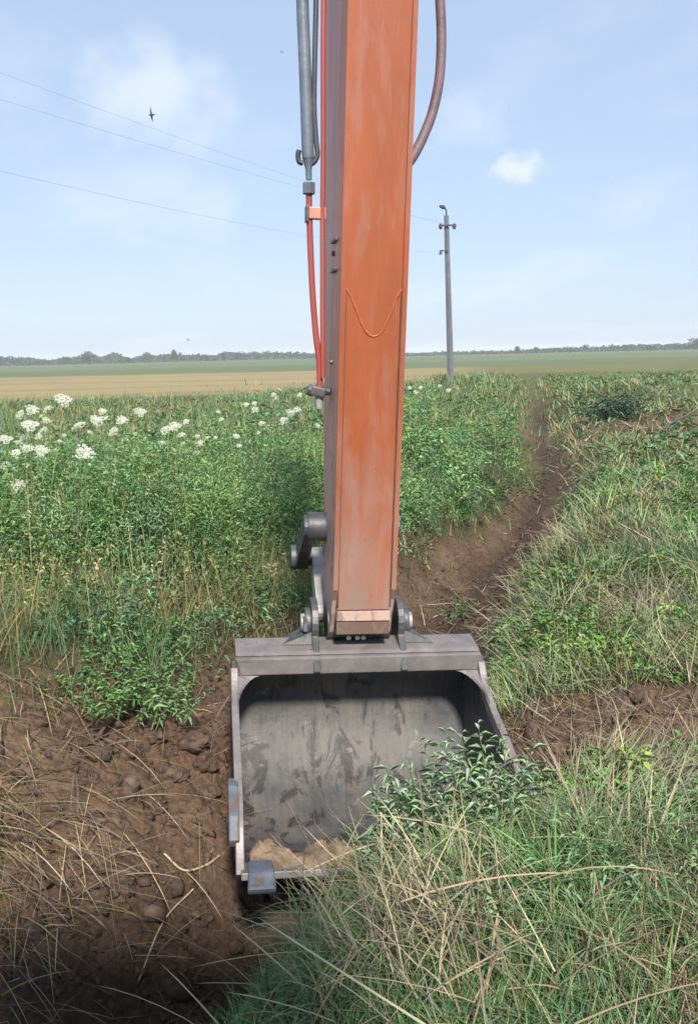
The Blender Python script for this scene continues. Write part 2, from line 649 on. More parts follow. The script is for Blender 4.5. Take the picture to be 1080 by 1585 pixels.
def at(px, py, dist):
    d = sight(px, py)
    return Vector((0, 0, EYE)) + d * (dist / d.y)


def on_ground(px, py):
    d = sight(px, py)
    t = np.linspace(1.5, 80, 3000)
    hh = height(d.x * t, d.y * t)
    k = int(np.argmax(EYE + d.z * t < hh))
    return Vector((d.x * t[k], d.y * t[k], float(hh[k])))


# ------------------------------------------------------------------ ground sheet to the horizon
def build_ground():
    ang = np.concatenate([np.radians(np.linspace(-180, -46, 44, endpoint=False)), np.radians(np.linspace(-46, 46, 540, endpoint=False)),
                          np.radians(np.linspace(46, 180, 44))])
    rad = np.concatenate([np.geomspace(.3, 1.6, 14, endpoint=False), np.geomspace(1.6, 9, 280, endpoint=False), np.geomspace(9, 60, 220, endpoint=False), np.geomspace(60, 2500, 95)])
    A, Rr = np.meshgrid(ang, rad)
    x = (np.sin(A) * Rr).ravel()
    y = (np.cos(A) * Rr).ravel()
    z = height(x, y)
    s = ditch(x, y)
    w = soil_w(x, y, s)
    r = np.hypot(x, y)
    n = len(ang)
    k = len(rad)
    idx = np.arange(n * k).reshape(k, n)
    F4 = np.stack([idx[:-1, :-1], idx[:-1, 1:], idx[1:, 1:], idx[1:, :-1]], -1).reshape(-1, 4)[:, ::-1]
    C = np.tile(np.array([.085, .088, .042]), (len(x), 1))

    def lay(wt_, c):
        nonlocal C
        C = C * (1 - wt_[:, None]) + np.array(c) * wt_[:, None]

    nz = fbm(x * .35, y * .35, 61, 4)
    lay(np.clip(sstep(-.05, .2, nz), 0, 1) * .7, (.16, .125, .07))
    # litter of cut straw
    lay(litter_w(x, y, s), (.135, .092, .062))
    # earth: dry crust, then painted shade low in the cut
    dry = sstep(-.2, .25, fbm(x * 1.3, y * 1.3, 71, 4))
    lay(w, (.175, .112, .078))
    lay(w * dry * .75, (.25, .175, .12))
    lay(w * ell(x, y, -.78, 3.1, .6, .95, -.45, .35) * .35, (.08, .064, .056))  # shade in the dug hole, painted into the soil colour
    lay(w * (1 - sstep(.1, .6, np.abs(s))) * sstep(6, 7, y) * .85, (.055, .04, .033))  # ditch bottom painted darker in place of a shadow
    # fields: weeds, stubble in swaths, green crop, far grass
    q = y + .18 * x + 14 * fbm(x * .03, y * .03, 81, 4)
    far = sstep(16, 24, r)
    lay(far * .8 * (1 - w), (.13, .15, .06))
    st = band(47, 125, q, 3) * (1 - sstep(.06, .16, np.arctan2(x, np.maximum(y, .01))))
    swath = .5 + .5 * np.sin(np.log(np.maximum(q, 1)) * 26 + 2 * fbm(x * .02, y * .1, 91, 3))
    lay(st, (.37, .305, .165))
    lay(st * sstep(-.1, .2, fbm(x * .05, y * .02, 97, 4)) * .6, (.3, .26, .15))
    lay(st * sstep(.4, 1.0, swath) * .55, (.25, .18, .105))
    lay(st * sstep(.7, 1.0, 1 - swath) * .55, (.26, .24, .1))
    st2 = band(85, 125, q, 5) * band(.06, .35, np.arctan2(x, np.maximum(y, .01)), .08)
    lay(st2 * .35, (.3, .26, .13))
    g = sstep(123, 130, q)
    lay(g, (.13, .175, .09))
    lay(g * sstep(-.05, .2, fbm(x * .012, y * .004, 95, 4)) * .8, (.2, .2, .11))
    lay(band(200, 260, q, 10) * .8, (.17, .2, .1))
    lay(sstep(380, 420, q), (.12, .16, .08))
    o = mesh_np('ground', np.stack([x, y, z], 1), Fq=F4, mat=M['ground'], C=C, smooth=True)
    tag(o, kind='structure')
    return o


def litter_w(x, y, s):
    e = fbm(x * 1.8, y * 1.8, 15, 4) * .6
    return np.clip(np.maximum.reduce([
        ell(x + e, y + e, 1.4, 4.75, .95, .55), ell(x + e, y + e, .75, 9.2, .8, 1.6, -.2) * .9, ell(x + e, y + e, -1.4, 3.4, .8, .9) * .9,
        ell(x + e, y + e, -.75, 6.2, .9, .6) * .5, ell(x + e, y + e, 6.9, 22.5, 1.8, 3.2) * .9, ell(x + e, y + e, 2.1, 7.2, .8, .35) * .7,
        ell(x + e, y + e, 1.15, 2.7, .4, .6) * .9]), 0, 1)


build_ground()

# ================================================================== excavator arm
YAW, TILT = R(8.0), R(2.6)
mx0 = Vector((math.cos(YAW), math.sin(YAW), 0))
my = Vector((-math.sin(YAW), math.cos(YAW), 0))
mz0 = Vector((0, 0, 1))
mx = mx0 * math.cos(TILT) - mz0 * math.sin(TILT)
mz = mx0 * math.sin(TILT) + mz0 * math.cos(TILT)
MM = Matrix((mx, my, mz)).transposed()
BASE = Vector((.75, 4.2, -2.3))          # under the bucket, in arm axes (x right, y away, z up, from the eye)
arm = empty('excavator_arm', MM @ BASE + Vector((0, 0, EYE)), MM.to_euler())
tag(arm, 'orange excavator arm with grey mud-caked digging bucket resting in the ditch', 'excavator')


def mp(px, py, Y):
    """arm coordinates of a sight line at arm distance Y"""
    d = MM.transposed() @ sight(px, py)
    return d * (Y / d.y)


def yf(Z):
    return 4.50 - .045 * Z            # the stick's face towards the cab


BB = BASE - Vector((0, -.04, .018))      # the bucket hangs a little nearer and higher than drawn
XL, XR = .6065, .9065
STICK = MB(BASE)


def depth(Z):
    return .36 + (Z + 1.25) * .17 if Z < 1.6 else .36 + 2.85 * .17


def side_prof(inset=0):
    zs = [-1.30, -1.1, -.6, 0, .6, 1.2, 1.6, 2.5]
    fr = [(yf(z) - .012 + inset, z) for z in zs]
    bk = [(yf(z) + depth(z) - inset, z) for z in reversed(zs)]
    bk[-1] = (4.82, -1.35)
    fr[0] = (4.665, -1.35)
    return fr + bk


# side plates stand a little proud of the front plate
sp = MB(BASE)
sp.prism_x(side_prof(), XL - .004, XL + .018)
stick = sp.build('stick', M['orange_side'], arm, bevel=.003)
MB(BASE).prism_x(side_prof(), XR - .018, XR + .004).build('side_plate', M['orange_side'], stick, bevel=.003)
zs = [-1.34, -1.1, -.5, 0, .5, 1.0, 1.6, 2.5]
for x0 in (XL - .0045, XR - .0185):
    MB(BASE).prism_x([(yf(z) - .0165 + (.13 if z < -1.3 else 0), z) for z in zs] + [(yf(z) - .011 + (.13 if z < -1.3 else 0), z) for z in reversed(zs)], x0, x0 + .023).build('edge_strip', M['orange'], stick)
fp = MB(BASE)
zs = [-1.205, -.9, -.5, 0, .5, 1.0, 1.6, 2.5]
fp.prism_x([(yf(z), z) for z in zs] + [(yf(z) + .014, z) for z in reversed(zs)], XL + .0185, XR - .0185)
fp.build('front_plate', M['orange'], stick)
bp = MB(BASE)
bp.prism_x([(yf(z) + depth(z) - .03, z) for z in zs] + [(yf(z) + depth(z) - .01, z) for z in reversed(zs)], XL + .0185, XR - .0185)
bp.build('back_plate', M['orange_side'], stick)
# worn lower end: cross bar and pin boss
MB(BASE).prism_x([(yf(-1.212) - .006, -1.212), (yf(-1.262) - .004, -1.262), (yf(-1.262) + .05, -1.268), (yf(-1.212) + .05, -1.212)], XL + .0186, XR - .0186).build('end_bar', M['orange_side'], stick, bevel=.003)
MB(BASE).prism_x([(yf(-1.268) + .004, -1.268), (yf(-1.335) + .012, -1.335), (yf(-1.335) + .06, -1.335), (yf(-1.268) + .06, -1.268)], XL + .019, XR - .019).build('end_plate', paint('rubbed_orange', (.2, .06, .04), (.16, .1, .075), .7, 1.6), stick, bevel=.004)
PIN = (4.79, -1.335)
MB(BB).tube([(XL - .012, PIN[0], PIN[1]), (XR + .012, PIN[0], PIN[1])], .088, 24).build('pin_boss', M['dark_steel'], stick, bevel=.004, smooth=.6)
for bx_ in (.70, .745, .775):
    MB(BB).tube([(bx_, PIN[0] - .085, PIN[1] - .055), (bx_, PIN[0] - .098, PIN[1] - .06)], .013, 6).build('bolt_head', M['grey_pin'], stick)
# curved weld bead of the reinforcing plate
wb = spline([mp(531, 443, yf(.33)), mp(541, 455, yf(.3)), mp(552, 482, yf(.22)), mp(563, 508, yf(.14)), mp(575, 520, yf(.1)), mp(589, 515, yf(.11)),
             mp(602, 490, yf(.19)), mp(613, 462, yf(.27)), mp(622, 447, yf(.32))], 5)
MB(BASE).tube([Vector((p.x, yf(p.z) - .001, p.z)) for p in wb], [random.uniform(.003, .0062) for p in wb], 6).build('weld_bead', M['weld'], stick, smooth=1)
for sx in (XL + .021, XR - .021):
    pts = [Vector((sx, yf(z) - .002, z)) for z in np.linspace(-1.19, .3, 20)]
    MB(BASE).tube(pts, .004, 5).build('weld_seam', M['twig_brown'], stick)
# bolt plugs on the side plate
for px_, py_ in ((511, 372), (512, 392), (513, 560)):
    p = mp(px_, py_, yf(.4) + .25)
    MB(BASE).tube([(XL - .016, p.y, p.z), (XL - .003, p.y, p.z)], .012, 8).build('plug', M['dark_steel'], stick)

# steel pipe line on the left of the stick
yp = yf(.8) + .30


def P3(l, Y):
    return [mp(a, b_, Y) for a, b_ in l]


# wide hose and thin hose coming down from the boom
hose = MB(BASE).tube(spline(P3([(466, -140), (468, 0), (471, 80), (474, 160), (476, 225), (477, 245)], yp), 6), [.029] * 31, 12).build('hose', M['hose_grey'], arm, smooth=1)
MB(BASE).tube(P3([(477, 243), (477.5, 262), (478, 278)], yp), [.029, .015, .0145], 12).build('hose_ferrule', M['hose_grey'], hose, smooth=.9)
MB(BASE).tube(P3([(478, 282), (478, 300)], yp), .032, 6).build('hose_nut', M['bright_steel'], hose, bevel=.003)
MB(BASE).tube(spline(P3([(463, 232), (461, 240), (463, 250), (469, 252)], yp), 5), .012, 8).build('hose_clip', M['dark_steel'], hose, smooth=1)
MB(BASE).tube(spline(P3([(490, -140), (489, 0), (487, 90), (486, 165), (489, 215), (491, 240), (484, 252), (478, 250)], yp), 6), .0125, 10).build('hose', M['rubber'], arm, smooth=1)
pipe = MB(BASE).tube(spline(P3([(478, 300), (478.5, 330), (481, 400), (484, 460), (489, 520), (494, 560), (495, 605)], yp), 6), .0155, 10).build('pipe', M['pipe_red'], arm, smooth=1)
MB(BASE).tube(spline(P3([(501, -60), (500, 100), (500, 240), (499, 330), (499, 420), (499, 500), (500, 585)], yp - .02), 5), .012, 8).build('pipe', M['pipe_red'], arm, smooth=1)
c = mp(490, 330, yp)
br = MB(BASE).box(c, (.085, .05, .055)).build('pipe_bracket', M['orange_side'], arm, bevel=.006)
MB(BASE).box(mp(475, 331, yp), (.016, .06, .075)).build('clamp_plate', M['dark_steel'], br, bevel=.003)
c = mp(511, 417, yf(.5) + .1)
for py_ in (372, 418):
    p = mp(512, py_, yf(.5) + .2)
    MB(BASE).box((XL - .012, p.y, p.z), (.015, .16, .014)).build('clip_strap', M['dark_steel'], stick, bevel=.002)
# valve block where the pipe ends
vp = mp(492, 606, yp)
valve = MB(BASE).box(vp, (.075, .07, .05), Matrix.Rotation(.25, 3, 'Y')).build('valve', M['dark_steel'], arm, bevel=.01)
MB(BASE).tube([mp(476, 602, yp), mp(486, 606, yp)], .028, 8).build('valve_cap', M['bright_steel'], valve, bevel=.004)
MB(BASE).tube([mp(494, 612, yp), mp(494, 633, yp)], [.022, .018], 10).build('valve_nozzle', M['grey_pin'], valve, bevel=.003)
MB(BASE).tube([mp(498, 604, yp), mp(511, 606, yp)], .02, 8).build('valve_fitting', M['rubber'], valve, bevel=.003)
# hose on the far right side
MB(BASE).tube(spline(P3([(668, -170), (677, -60), (681, 0), (683, 60), (680, 120), (670, 170), (656, 208), (640, 240), (624, 262)], yf(1.0) + .28), 6), .024, 12).build('hose', M['hose_brown'], arm, smooth=1)

# bucket linkage beside and behind the stick
ylk = 4.95
link = MB(BASE)
a0 = Vector((XL - .035, 4.98, mp(500, 815, 4.98).z))
a1 = Vector((XL - .075, 5.12, mp(468, 868, 5.12).z))


def bar(p, q, w, x0, x1):
    """flat link bar with rounded ends between two (y, z) pins"""
    d = Vector((q[0] - p[0], q[1] - p[1]))
    an = math.atan2(d.y, d.x)
    prof = []
    for k in range(9):
        t = an + math.pi / 2 + math.pi * k / 8
        prof.append((p[0] + w * math.cos(t), p[1] + w * math.sin(t)))
    for k in range(9):
        t = an - math.pi / 2 + math.pi * k / 8
        prof.append((q[0] + w * math.cos(t), q[1] + w * math.sin(t)))
    return MB(BASE).prism_x(prof, x0, x1)


p0 = (4.88, mp(500, 815, 4.88).z)
p1 = (5.3, mp(470, 862, 5.3).z)
xl0 = mp(478, 840, 5.1).x
gl = bar(p0, p1, .06, XL - .12, XL - .06).build('link', M['dark_steel'], arm, bevel=.004)
MB(BASE).tube([(XL - .10, *p0), (XL - .001, *p0)], .075, 18).build('link_pin', M['dark_steel'], gl, bevel=.005, smooth=.6)
MB(BASE).tube([(XL - .14, *p1), (XR + .14, *p1)], .05, 16).build('cross_pin', M['rubber'], gl, bevel=.005, smooth=.6)
MB(BASE).tube([(XL - .15, *p1), (XL - .05, *p1)], .07, 16).build('link_pin', M['dark_steel'], gl, bevel=.008, smooth=.6)
bar(p0, p1, .06, XR + .04, XR + .075).build('link', M['dark_steel'], arm, bevel=.004)
p2 = (5.0, -1.33)
hl = bar(p1, p2, .055, XL - .035, XL + .03).build('link', M['grey_pin'], arm, bevel=.004)
bar(p1, p2, .055, XR - .03, XR + .035).build('link', M['grey_pin'], arm, bevel=.004)
cyl = MB(BASE).tube([(.7565, p1[0], p1[1]), (.7565, 5.42, .3)], .035, 14).build('bucket_cylinder', M['bright_steel'], arm, smooth=.6)
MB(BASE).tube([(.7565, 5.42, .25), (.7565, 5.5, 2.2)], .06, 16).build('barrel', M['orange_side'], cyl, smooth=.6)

# cab, house and tracks: the machine the view is taken from, around and behind the eye
house = MB(BASE).prism_x([(-.45, -1.05), (-.45, -.35), (-1.6, -.2), (-3.1, -.15), (-3.45, -.4), (-3.45, -1.0), (-3.2, -1.15)], -.98, 1.95).build('house', M['orange'], arm, bevel=.03)
cabm = MB(BASE)
cabm.prism_x([(-.42, -.345), (-.42, .72), (-1.55, .70), (-1.62, .4), (-1.62, -.19)], -.95, -.90)
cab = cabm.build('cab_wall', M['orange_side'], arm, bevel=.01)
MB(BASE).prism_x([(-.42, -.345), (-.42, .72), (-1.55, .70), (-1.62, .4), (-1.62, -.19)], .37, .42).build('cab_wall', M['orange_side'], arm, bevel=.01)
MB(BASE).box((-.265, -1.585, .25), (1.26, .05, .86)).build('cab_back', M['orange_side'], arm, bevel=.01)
MB(BASE).prism_x([(.33, .725), (.36, .75), (.30, .80), (-.3, .84), (-1.4, .83), (-1.6, .76), (-1.58, .725)], -.97, .44).build('cab_roof', M['orange'], arm, bevel=.015)
for tx in (-.95, 1.35):
    tr = [(-.3 + .36 * math.cos(t), -1.62 + .36 * math.sin(t)) for t in np.linspace(math.pi / 2, -math.pi / 2, 9)] + [(-3.3 - .36 * math.cos(t), -1.62 + .36 * math.sin(t)) for t in np.linspace(-math.pi / 2, math.pi / 2, 9)]
    MB(BASE).prism_x(tr, tx, tx + .5).build('track', M['dark_steel'], arm, bevel=.01)
MB(BASE).tube([(.45, -1.7, -1.7), (.45, -1.7, -1.0)], .55, 24).build('turntable', M['dark_steel'], arm, smooth=.6)

# ---------------------------------------------------------------- bucket
BX0, BX1 = .118, 1.374
prof = [Vector((y, z, 0)) for y, z in [(3.70, -2.055), (3.95, -2.15), (4.25, -2.235), (4.52, -2.23), (4.74, -2.12), (4.87, -1.94), (4.90, -1.74), (4.83, -1.58), (4.72, -1.515), (4.62, -1.50)]]
pf = spline(prof, 6)
nrm = []
for i in range(len(pf)):
    t = (pf[min(i + 1, len(pf) - 1)] - pf[max(i - 1, 0)]).normalized()
    nrm.append(Vector((t.y, -t.x, 0)))
inner = [(p.x, p.y) for p in pf]
outer = [(p.x + n_.x * .022, p.y + n_.y * .022) for p, n_ in zip(pf, nrm)]
bk = MB(BB)
nx = 26
rows = []
for layer in (inner, outer):
    grid = []
    for (y, z) in layer:
        grid.append([bk.v((BX0 + .02 + (BX1 - BX0 - .04) * k / nx, y, z)) for k in range(nx + 1)])
    rows.append(grid)
for grid in rows:
    for a_, b_ in zip(grid, grid[1:]):
        for k in range(nx):
            bk.bm.faces.new([a_[k], a_[k + 1], b_[k + 1], b_[k]])
gi, go = rows
for k in range(nx):
    bk.bm.faces.new([gi[0][k], go[0][k], go[0][k + 1], gi[0][k + 1]])
    bk.bm.faces.new([gi[-1][k], gi[-1][k + 1], go[-1][k + 1], go[-1][k]])
for i in range(len(inner) - 1):
    bk.bm.faces.new([gi[i][0], gi[i + 1][0], go[i + 1][0], go[i][0]])
    bk.bm.faces.new([gi[i][nx], go[i][nx], go[i + 1][nx], gi[i + 1][nx]])
# dents
for v_ in bk.bm.verts:
    w_ = v_.co + BB
    dd = (float(fbm(np.array([w_.x * 3.0]), np.array([(w_.y + w_.z) * 3.0]), 77, 3)[0])) * .018
    v_.co.z += dd
    v_.co.y += dd * .6
bucket = bk.build('bucket', M['bucket'], arm, smooth=.7)

# side plates with the concave front edge seen in the photo
edge = spline([(4.60, -1.505, 0), (4.52, -1.59, 0), (4.36, -1.67, 0), (4.15, -1.735, 0), (3.95, -1.81, 0), (3.80, -1.90, 0), (3.72, -2.0, 0), (3.66, -2.06, 0)], 5)
edge2 = [(p.x, p.y) for p in edge]
sprof = edge2 + [(o_[0], o_[1]) for o_ in outer[1:]]
for x0, x1 in ((BX0, BX0 + .02), (BX1 - .02, BX1)):
    MB(BB).prism_x(sprof, x0 - .001, x1 + .0015).build('side_plate', M['bucket'], bucket)
    # thick rim strip along the opening
    xc = (x0 + x1) / 2
    rm = MB(BB)
    ring = []
    for i, p in enumerate(edge):
        t = (edge[min(i + 1, len(edge) - 1)] - edge[max(i - 1, 0)]).normalized()
        n_ = Vector((-t.y, t.x, 0))
        if n_.y < 0:
            n_ = -n_
        w0 = .017
        q0 = p + n_ * .006
        q1 = p - n_ * .05
        ring.append([rm.v((xc - w0, q0.x, q0.y)), rm.v((xc + w0, q0.x, q0.y)), rm.v((xc + w0, q1.x, q1.y)), rm.v((xc - w0, q1.x, q1.y))])
    for a_, b_ in zip(ring, ring[1:]):
        for k in range(4):
            rm.bm.faces.new([a_[k], a_[(k + 1) % 4], b_[(k + 1) % 4], b_[k]])
    rm.bm.faces.new(ring[0][::-1])
    rm.bm.faces.new(ring[-1])
    rm.build('side_rim', M['bucket_rim'], bucket, bevel=.004)
# curved corner gussets under the top beam
for sx, xw in ((1, BX0 + .0215), (-1, BX1 - .0215)):
    g = MB(BB)
    pts = [(xw, 4.615, -1.553)] + [(xw + sx * .115 * (1 - math.sin(t)) ** 1.0, 4.615 - .26 * (1 - math.cos(t)) * .9, -1.553 - .10 * (1 - math.cos(t)) ** .8) for t in np.linspace(0, math.pi / 2, 8)]
    fr = [g.v(p) for p in pts]
    bk_ = [g.v((p[0], p[1] + .014, p[2] + .016)) for p in pts]
    g.bm.faces.new(fr)
    g.bm.faces.new(bk_[::-1])
    for i in range(len(pts)):
        j = (i + 1) % len(pts)
        g.bm.faces.new([fr[i], fr[j], bk_[j], bk_[i]])
    g.build('gusset', M['bucket_rim'], bucket)
# top beam: sloping cover and front strip
MB(BB).prism_x([(4.605, -1.548), (4.597, -1.462), (4.63, -1.456), (4.66, -1.52)], BX0 + .012, BX1 - .012).build('front_strip', M['bucket_rim'], bucket, bevel=.006)
MB(BB).prism_x([(4.615, -1.4535), (4.64, -1.44), (4.79, -1.412), (4.86, -1.49), (4.84, -1.54), (4.66, -1.453)], BX0 + .016, BX1 - .016).build('top_cover', M['bucket_rim'], bucket, bevel=.006)
# flared saddle plates on each side of the ears
for x0, x1 in ((BX0 + .25, .53), (.985, BX1 - .25)):
    s_ = MB(BB)
    hi_l = x0 < .5
    for yy, hh in ((4.72, .0), (4.82, .0)):
        pass
    xa, xb = (x0, x1) if hi_l else (x1, x0)
    vs = [s_.v((xa, 4.70, -1.425)), s_.v((xb, 4.70, -1.425)), s_.v((xb, 4.73, -1.365)), s_.v((xa, 4.86, -1.44)), s_.v((xb, 4.90, -1.44)), s_.v((xb, 4.90, -1.365))]
    for f in ((0, 1, 2), (0, 2, 5, 3), (1, 4, 5, 2), (0, 3, 4, 1), (3, 5, 4)):
        s_.bm.faces.new([vs[i] for i in f])
    s_.build('saddle_plate', M['bucket'], bucket)
# ears
ear = []
for k in range(15):
    t = R(205) - R(230) * k / 14
    ear.append((PIN[0] + .03 + .13 * math.cos(t), PIN[1] + .12 * math.sin(t)))
ear += [(5.08, -1.40), (5.04, -1.6), (4.7, -1.52), (4.585, -1.535), (4.60, -1.47)]
for x0 in (mp(484, 985, 4.62).x, mp(618, 985, 4.62).x):
    e_ = MB(BB).prism_x(ear, x0, x0 + .034).build('ear', M['dark_steel'], bucket, bevel=.005)
    out = x0 - .03 if x0 < .7 else x0 + .035
    MB(BB).tube([(out, *PIN), (out + .03 - .001, *PIN)], .075, 20).build('ear_collar', M['dark_steel'], e_, bevel=.006, smooth=.6)
    MB(BB).tube([(out - .02, *PIN), (out + .05, *PIN)], .045, 16).build('ear_pin', M['grey_pin'], e_, bevel=.005, smooth=.6)
xo = mp(463, 968, 4.8).x
MB(BB).box((xo + .02, 4.74, -1.33), (.022, .05, .07)).build('pin_keeper', M['bright_steel'], bucket, bevel=.004)
# cutting lip
MB(BB).prism_x([(3.60, -2.052), (3.61, -2.025), (3.78, -2.075), (3.82, -2.10), (3.76, -2.115)], BX0 + .012, BX1 - .012).build('cutting_lip', M['bucket_rim'], bucket, bevel=.004)
for xk, s_ in ((BX0 + .09, 1), (BX1 - .09, -1)):
    t_ = MB(BB)
    pr = [(3.74, -2.06), (3.68, -2.01), (3.59, -2.012), (3.535, -2.055), (3.54, -2.078), (3.61, -2.10), (3.74, -2.115)]
    a_ = [t_.v((xk - (.045 if i in (0, 6) else .05 if i != 3 and i != 4 else .058), y, z)) for i, (y, z) in enumerate(pr)]
    b_ = [t_.v((xk + (.045 if i in (0, 6) else .05 if i != 3 and i != 4 else .058), y, z)) for i, (y, z) in enumerate(pr)]
    t_.bm.faces.new(a_)
    t_.bm.faces.new(b_[::-1])
    for i in range(7):
        j = (i + 1) % 7
        t_.bm.faces.new([a_[j], a_[i], b_[i], b_[j]])
    t_.build('corner_tooth', M['bright_steel'], bucket, bevel=.02)
    xs = BX0 - .012 if s_ == 1 else BX1 + .012
    MB(BB).prism_x([(3.99, -1.795), (3.92, -1.80), (3.80, -1.875), (3.735, -1.95), (3.745, -1.985), (3.82, -1.98), (3.95, -1.88)], xs - .022, xs + .022).build('side_cutter', M['bright_steel'], bucket, bevel=.008)


# ================================================================== vegetation generators (numpy)
class Leaves:
    def __init__(self):
        self.V, self.F, self.C, self.n = [], [], [], 0

    def add(self, V, F, C):
        self.V.append(V.reshape(-1, 3))
        self.F.append(F.reshape(-1, 3) + self.n)
        self.C.append(C.reshape(-1, 3))
        self.n += V.reshape(-1, 3).shape[0]

    def build(self, name, mat, parent=None, origin=None):
        V = np.concatenate(self.V)
        if origin is not None:
            V = V - np.array(origin)
        return mesh_np(name, V, Ft=np.concatenate(self.F), mat=mat, C=np.concatenate(self.C), parent=parent)

    def blades(self, P, az, L, W, lean, curl, c0, c1, nseg=3, power=.7):
        """curved tapering blades; lean and curl are angles from the vertical"""
        N = len(P)
        d = np.stack([np.cos(az), np.sin(az), np.zeros(N)], 1)
        tw = az + np.pi / 2 + rng.uniform(-.9, .9, N)
        wv = np.stack([np.cos(tw), np.sin(tw), rng.uniform(-.3, .3, N)], 1)
        pos = P.copy()
        rings = []
        cols = []
        for k in range(nseg + 1):
            t = k / nseg
            wk = (W * max(1 - t, 0) ** power * .5)[:, None]
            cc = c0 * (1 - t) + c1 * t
            if k < nseg:
                rings += [pos - wv * wk, pos + wv * wk]
                cols += [cc, cc]
            else:
                rings.append(pos.copy())
                cols.append(cc)
            th = lean + curl * (k + .5) / nseg
            pos = pos + (d * np.sin(th)[:, None] + np.array([0, 0, 1.]) * np.cos(th)[:, None]) * (L / nseg)[:, None]
        V = np.stack(rings, 1)
        C = np.stack(cols, 1)
        nv = V.shape[1]
        F = []
        for k in range(nseg):
            a_ = 2 * k
            if k < nseg - 1:
                F += [(a_, a_ + 1, a_ + 3), (a_, a_ + 3, a_ + 2)]
            else:
                F += [(a_, a_ + 1, a_ + 2)]
        F = np.array(F)[None] + (np.arange(N) * nv)[:, None, None]
        self.add(V, F, C)

    def leaves(self, P, D, L, W, col_, fold=.25, droop=.25):
        """folded diamond leaves from P along D"""
        N = len(P)
        D = D / np.linalg.norm(D, axis=1, keepdims=True)
        up = np.array([0, 0, 1.]) + rng.normal(0, .35, (N, 3))
        S = np.cross(D, up)
        S /= np.linalg.norm(S, axis=1, keepdims=True) + 1e-9
        Nn = np.cross(S, D)
        L_ = L[:, None]
        W_ = W[:, None]
        mid = P + D * L_ * .42
        tip = P + D * L_ - np.array([0, 0, 1.]) * L_ * droop
        V = np.stack([P, mid + S * W_ * .5 + Nn * W_ * fold, tip, mid - S * W_ * .5 + Nn * W_ * fold], 1)
        C = np.repeat(col_[:, None, :], 4, 1)
        C = C * np.array([.92, 1.0, 1.06, 1.0])[None, :, None]
        F = np.array([(0, 1, 2), (0, 2, 3)])[None] + (np.arange(N) * 4)[:, None, None]
        self.add(V, F, C)


def palette(n, cols, jit=.05, val=.18, w=None):
    cols = np.array(cols, float)
    k = rng.choice(len(cols), n, p=w)
    c = cols[k] * (1 + rng.normal(0, jit, (n, 3))) * (1 + rng.normal(0, val, (n, 1)))
    return np.clip(c, .008, .9)


GREEN = [(0.105, 0.221, 0.082), (0.140, 0.267, 0.100), (0.084, 0.184, 0.092), (0.168, 0.291, 0.109), (0.119, 0.230, 0.136)]
BLUEGREEN = [(0.098, 0.210, 0.098), (0.126, 0.247, 0.119), (0.084, 0.173, 0.084), (0.154, 0.285, 0.140)]
YELLOW = [(.33, .26, .11), (.27, .22, .09), (.22, .2, .07), (.38, .3, .15)]
STRAWC = [(.42, .33, .19), (.34, .27, .17), (.28, .22, .14), (.5, .41, .26), (.24, .2, .16)]
BROWN = [(.13, .09, .06), (.19, .135, .085), (.1, .07, .05), (.24, .18, .12), (.16, .13, .1)]


def wedge(n, r0, r1, half=27):
    """random places in front of the camera, denser near by"""
    r = np.exp(rng.uniform(math.log(r0), math.log(r1), n))
    a_ = np.radians(rng.uniform(-half, half, n))
    return np.sin(a_) * r, np.cos(a_) * r


def ground_pts(x, y, sink=.01):
    return np.stack([x, y, height(x, y) - sink], 1)


def in_bucket(x, y):
    """footprint of the bucket, kept free of plants"""
    X = x * mx0.x + y * mx0.y
    Y = x * my.x + y * my.y
    return (X > BX0 - .03) & (X < BX1 + .03) & (Y > 3.58) & (Y < 4.95)


def tall_w(x, y, s):
    """tall weeds of the left bank"""
    e = fbm(x * 1.1, y * 1.1, 33, 3) * 1.0
    t = sstep(-.25, .35, y - (5.65 + (np.minimum(x, .4) + 1.9) * 1.3) + e) * sstep(.75, 1.15, -s + e * (.5 + .4 * sstep(8, 10, y)) + .2 * sstep(8, 10, y))
    return t


def weeds(lv, x, y, h, rad_, nleaf, ll, lw, cols, stemc=(.12, .15, .06), spread=.6, up=.35, origin_z=None, droop=.3, base=.12):
    """bushy plants: a stem and many small leaves round it"""
    N = len(x)
    P = ground_pts(x, y) if origin_z is None else np.stack([x, y, origin_z], 1)
    az = rng.uniform(0, 2 * np.pi, N)
    le = rng.uniform(0, .18, N)
    sc = np.tile(np.array(stemc), (N, 1))
    lv.blades(P, az, h, .006 + h * .006, le, le * .8, sc, sc * 1.1, 3, .4)
    i = np.repeat(np.arange(N), nleaf)
    m_ = len(i)
    t = base + (1 - base) * rng.uniform(0, 1, m_) ** .75
    a_ = rng.uniform(0, 2 * np.pi, m_)
    rr = rad_[i] * (1.05 - spread * t) * np.sqrt(rng.uniform(.02, 1, m_))
    off = np.sin(le[i] * (1 + .5 * t)) * h[i] * t
    Q = P[i] + np.stack([np.cos(az[i]) * off + np.cos(a_) * rr, np.sin(az[i]) * off + np.sin(a_) * rr, h[i] * t * .98], 1)
    D = np.stack([np.cos(a_), np.sin(a_), up + rng.normal(0, .35, m_)], 1) + rng.normal(0, .25, (m_, 3))
    lv.leaves(Q, D, ll * rng.uniform(.6, 1.35, m_) * (1.1 - .35 * t), lw * rng.uniform(.7, 1.3, m_), cols[i] * (1 + rng.normal(0, .13, (m_, 1))), droop=droop)


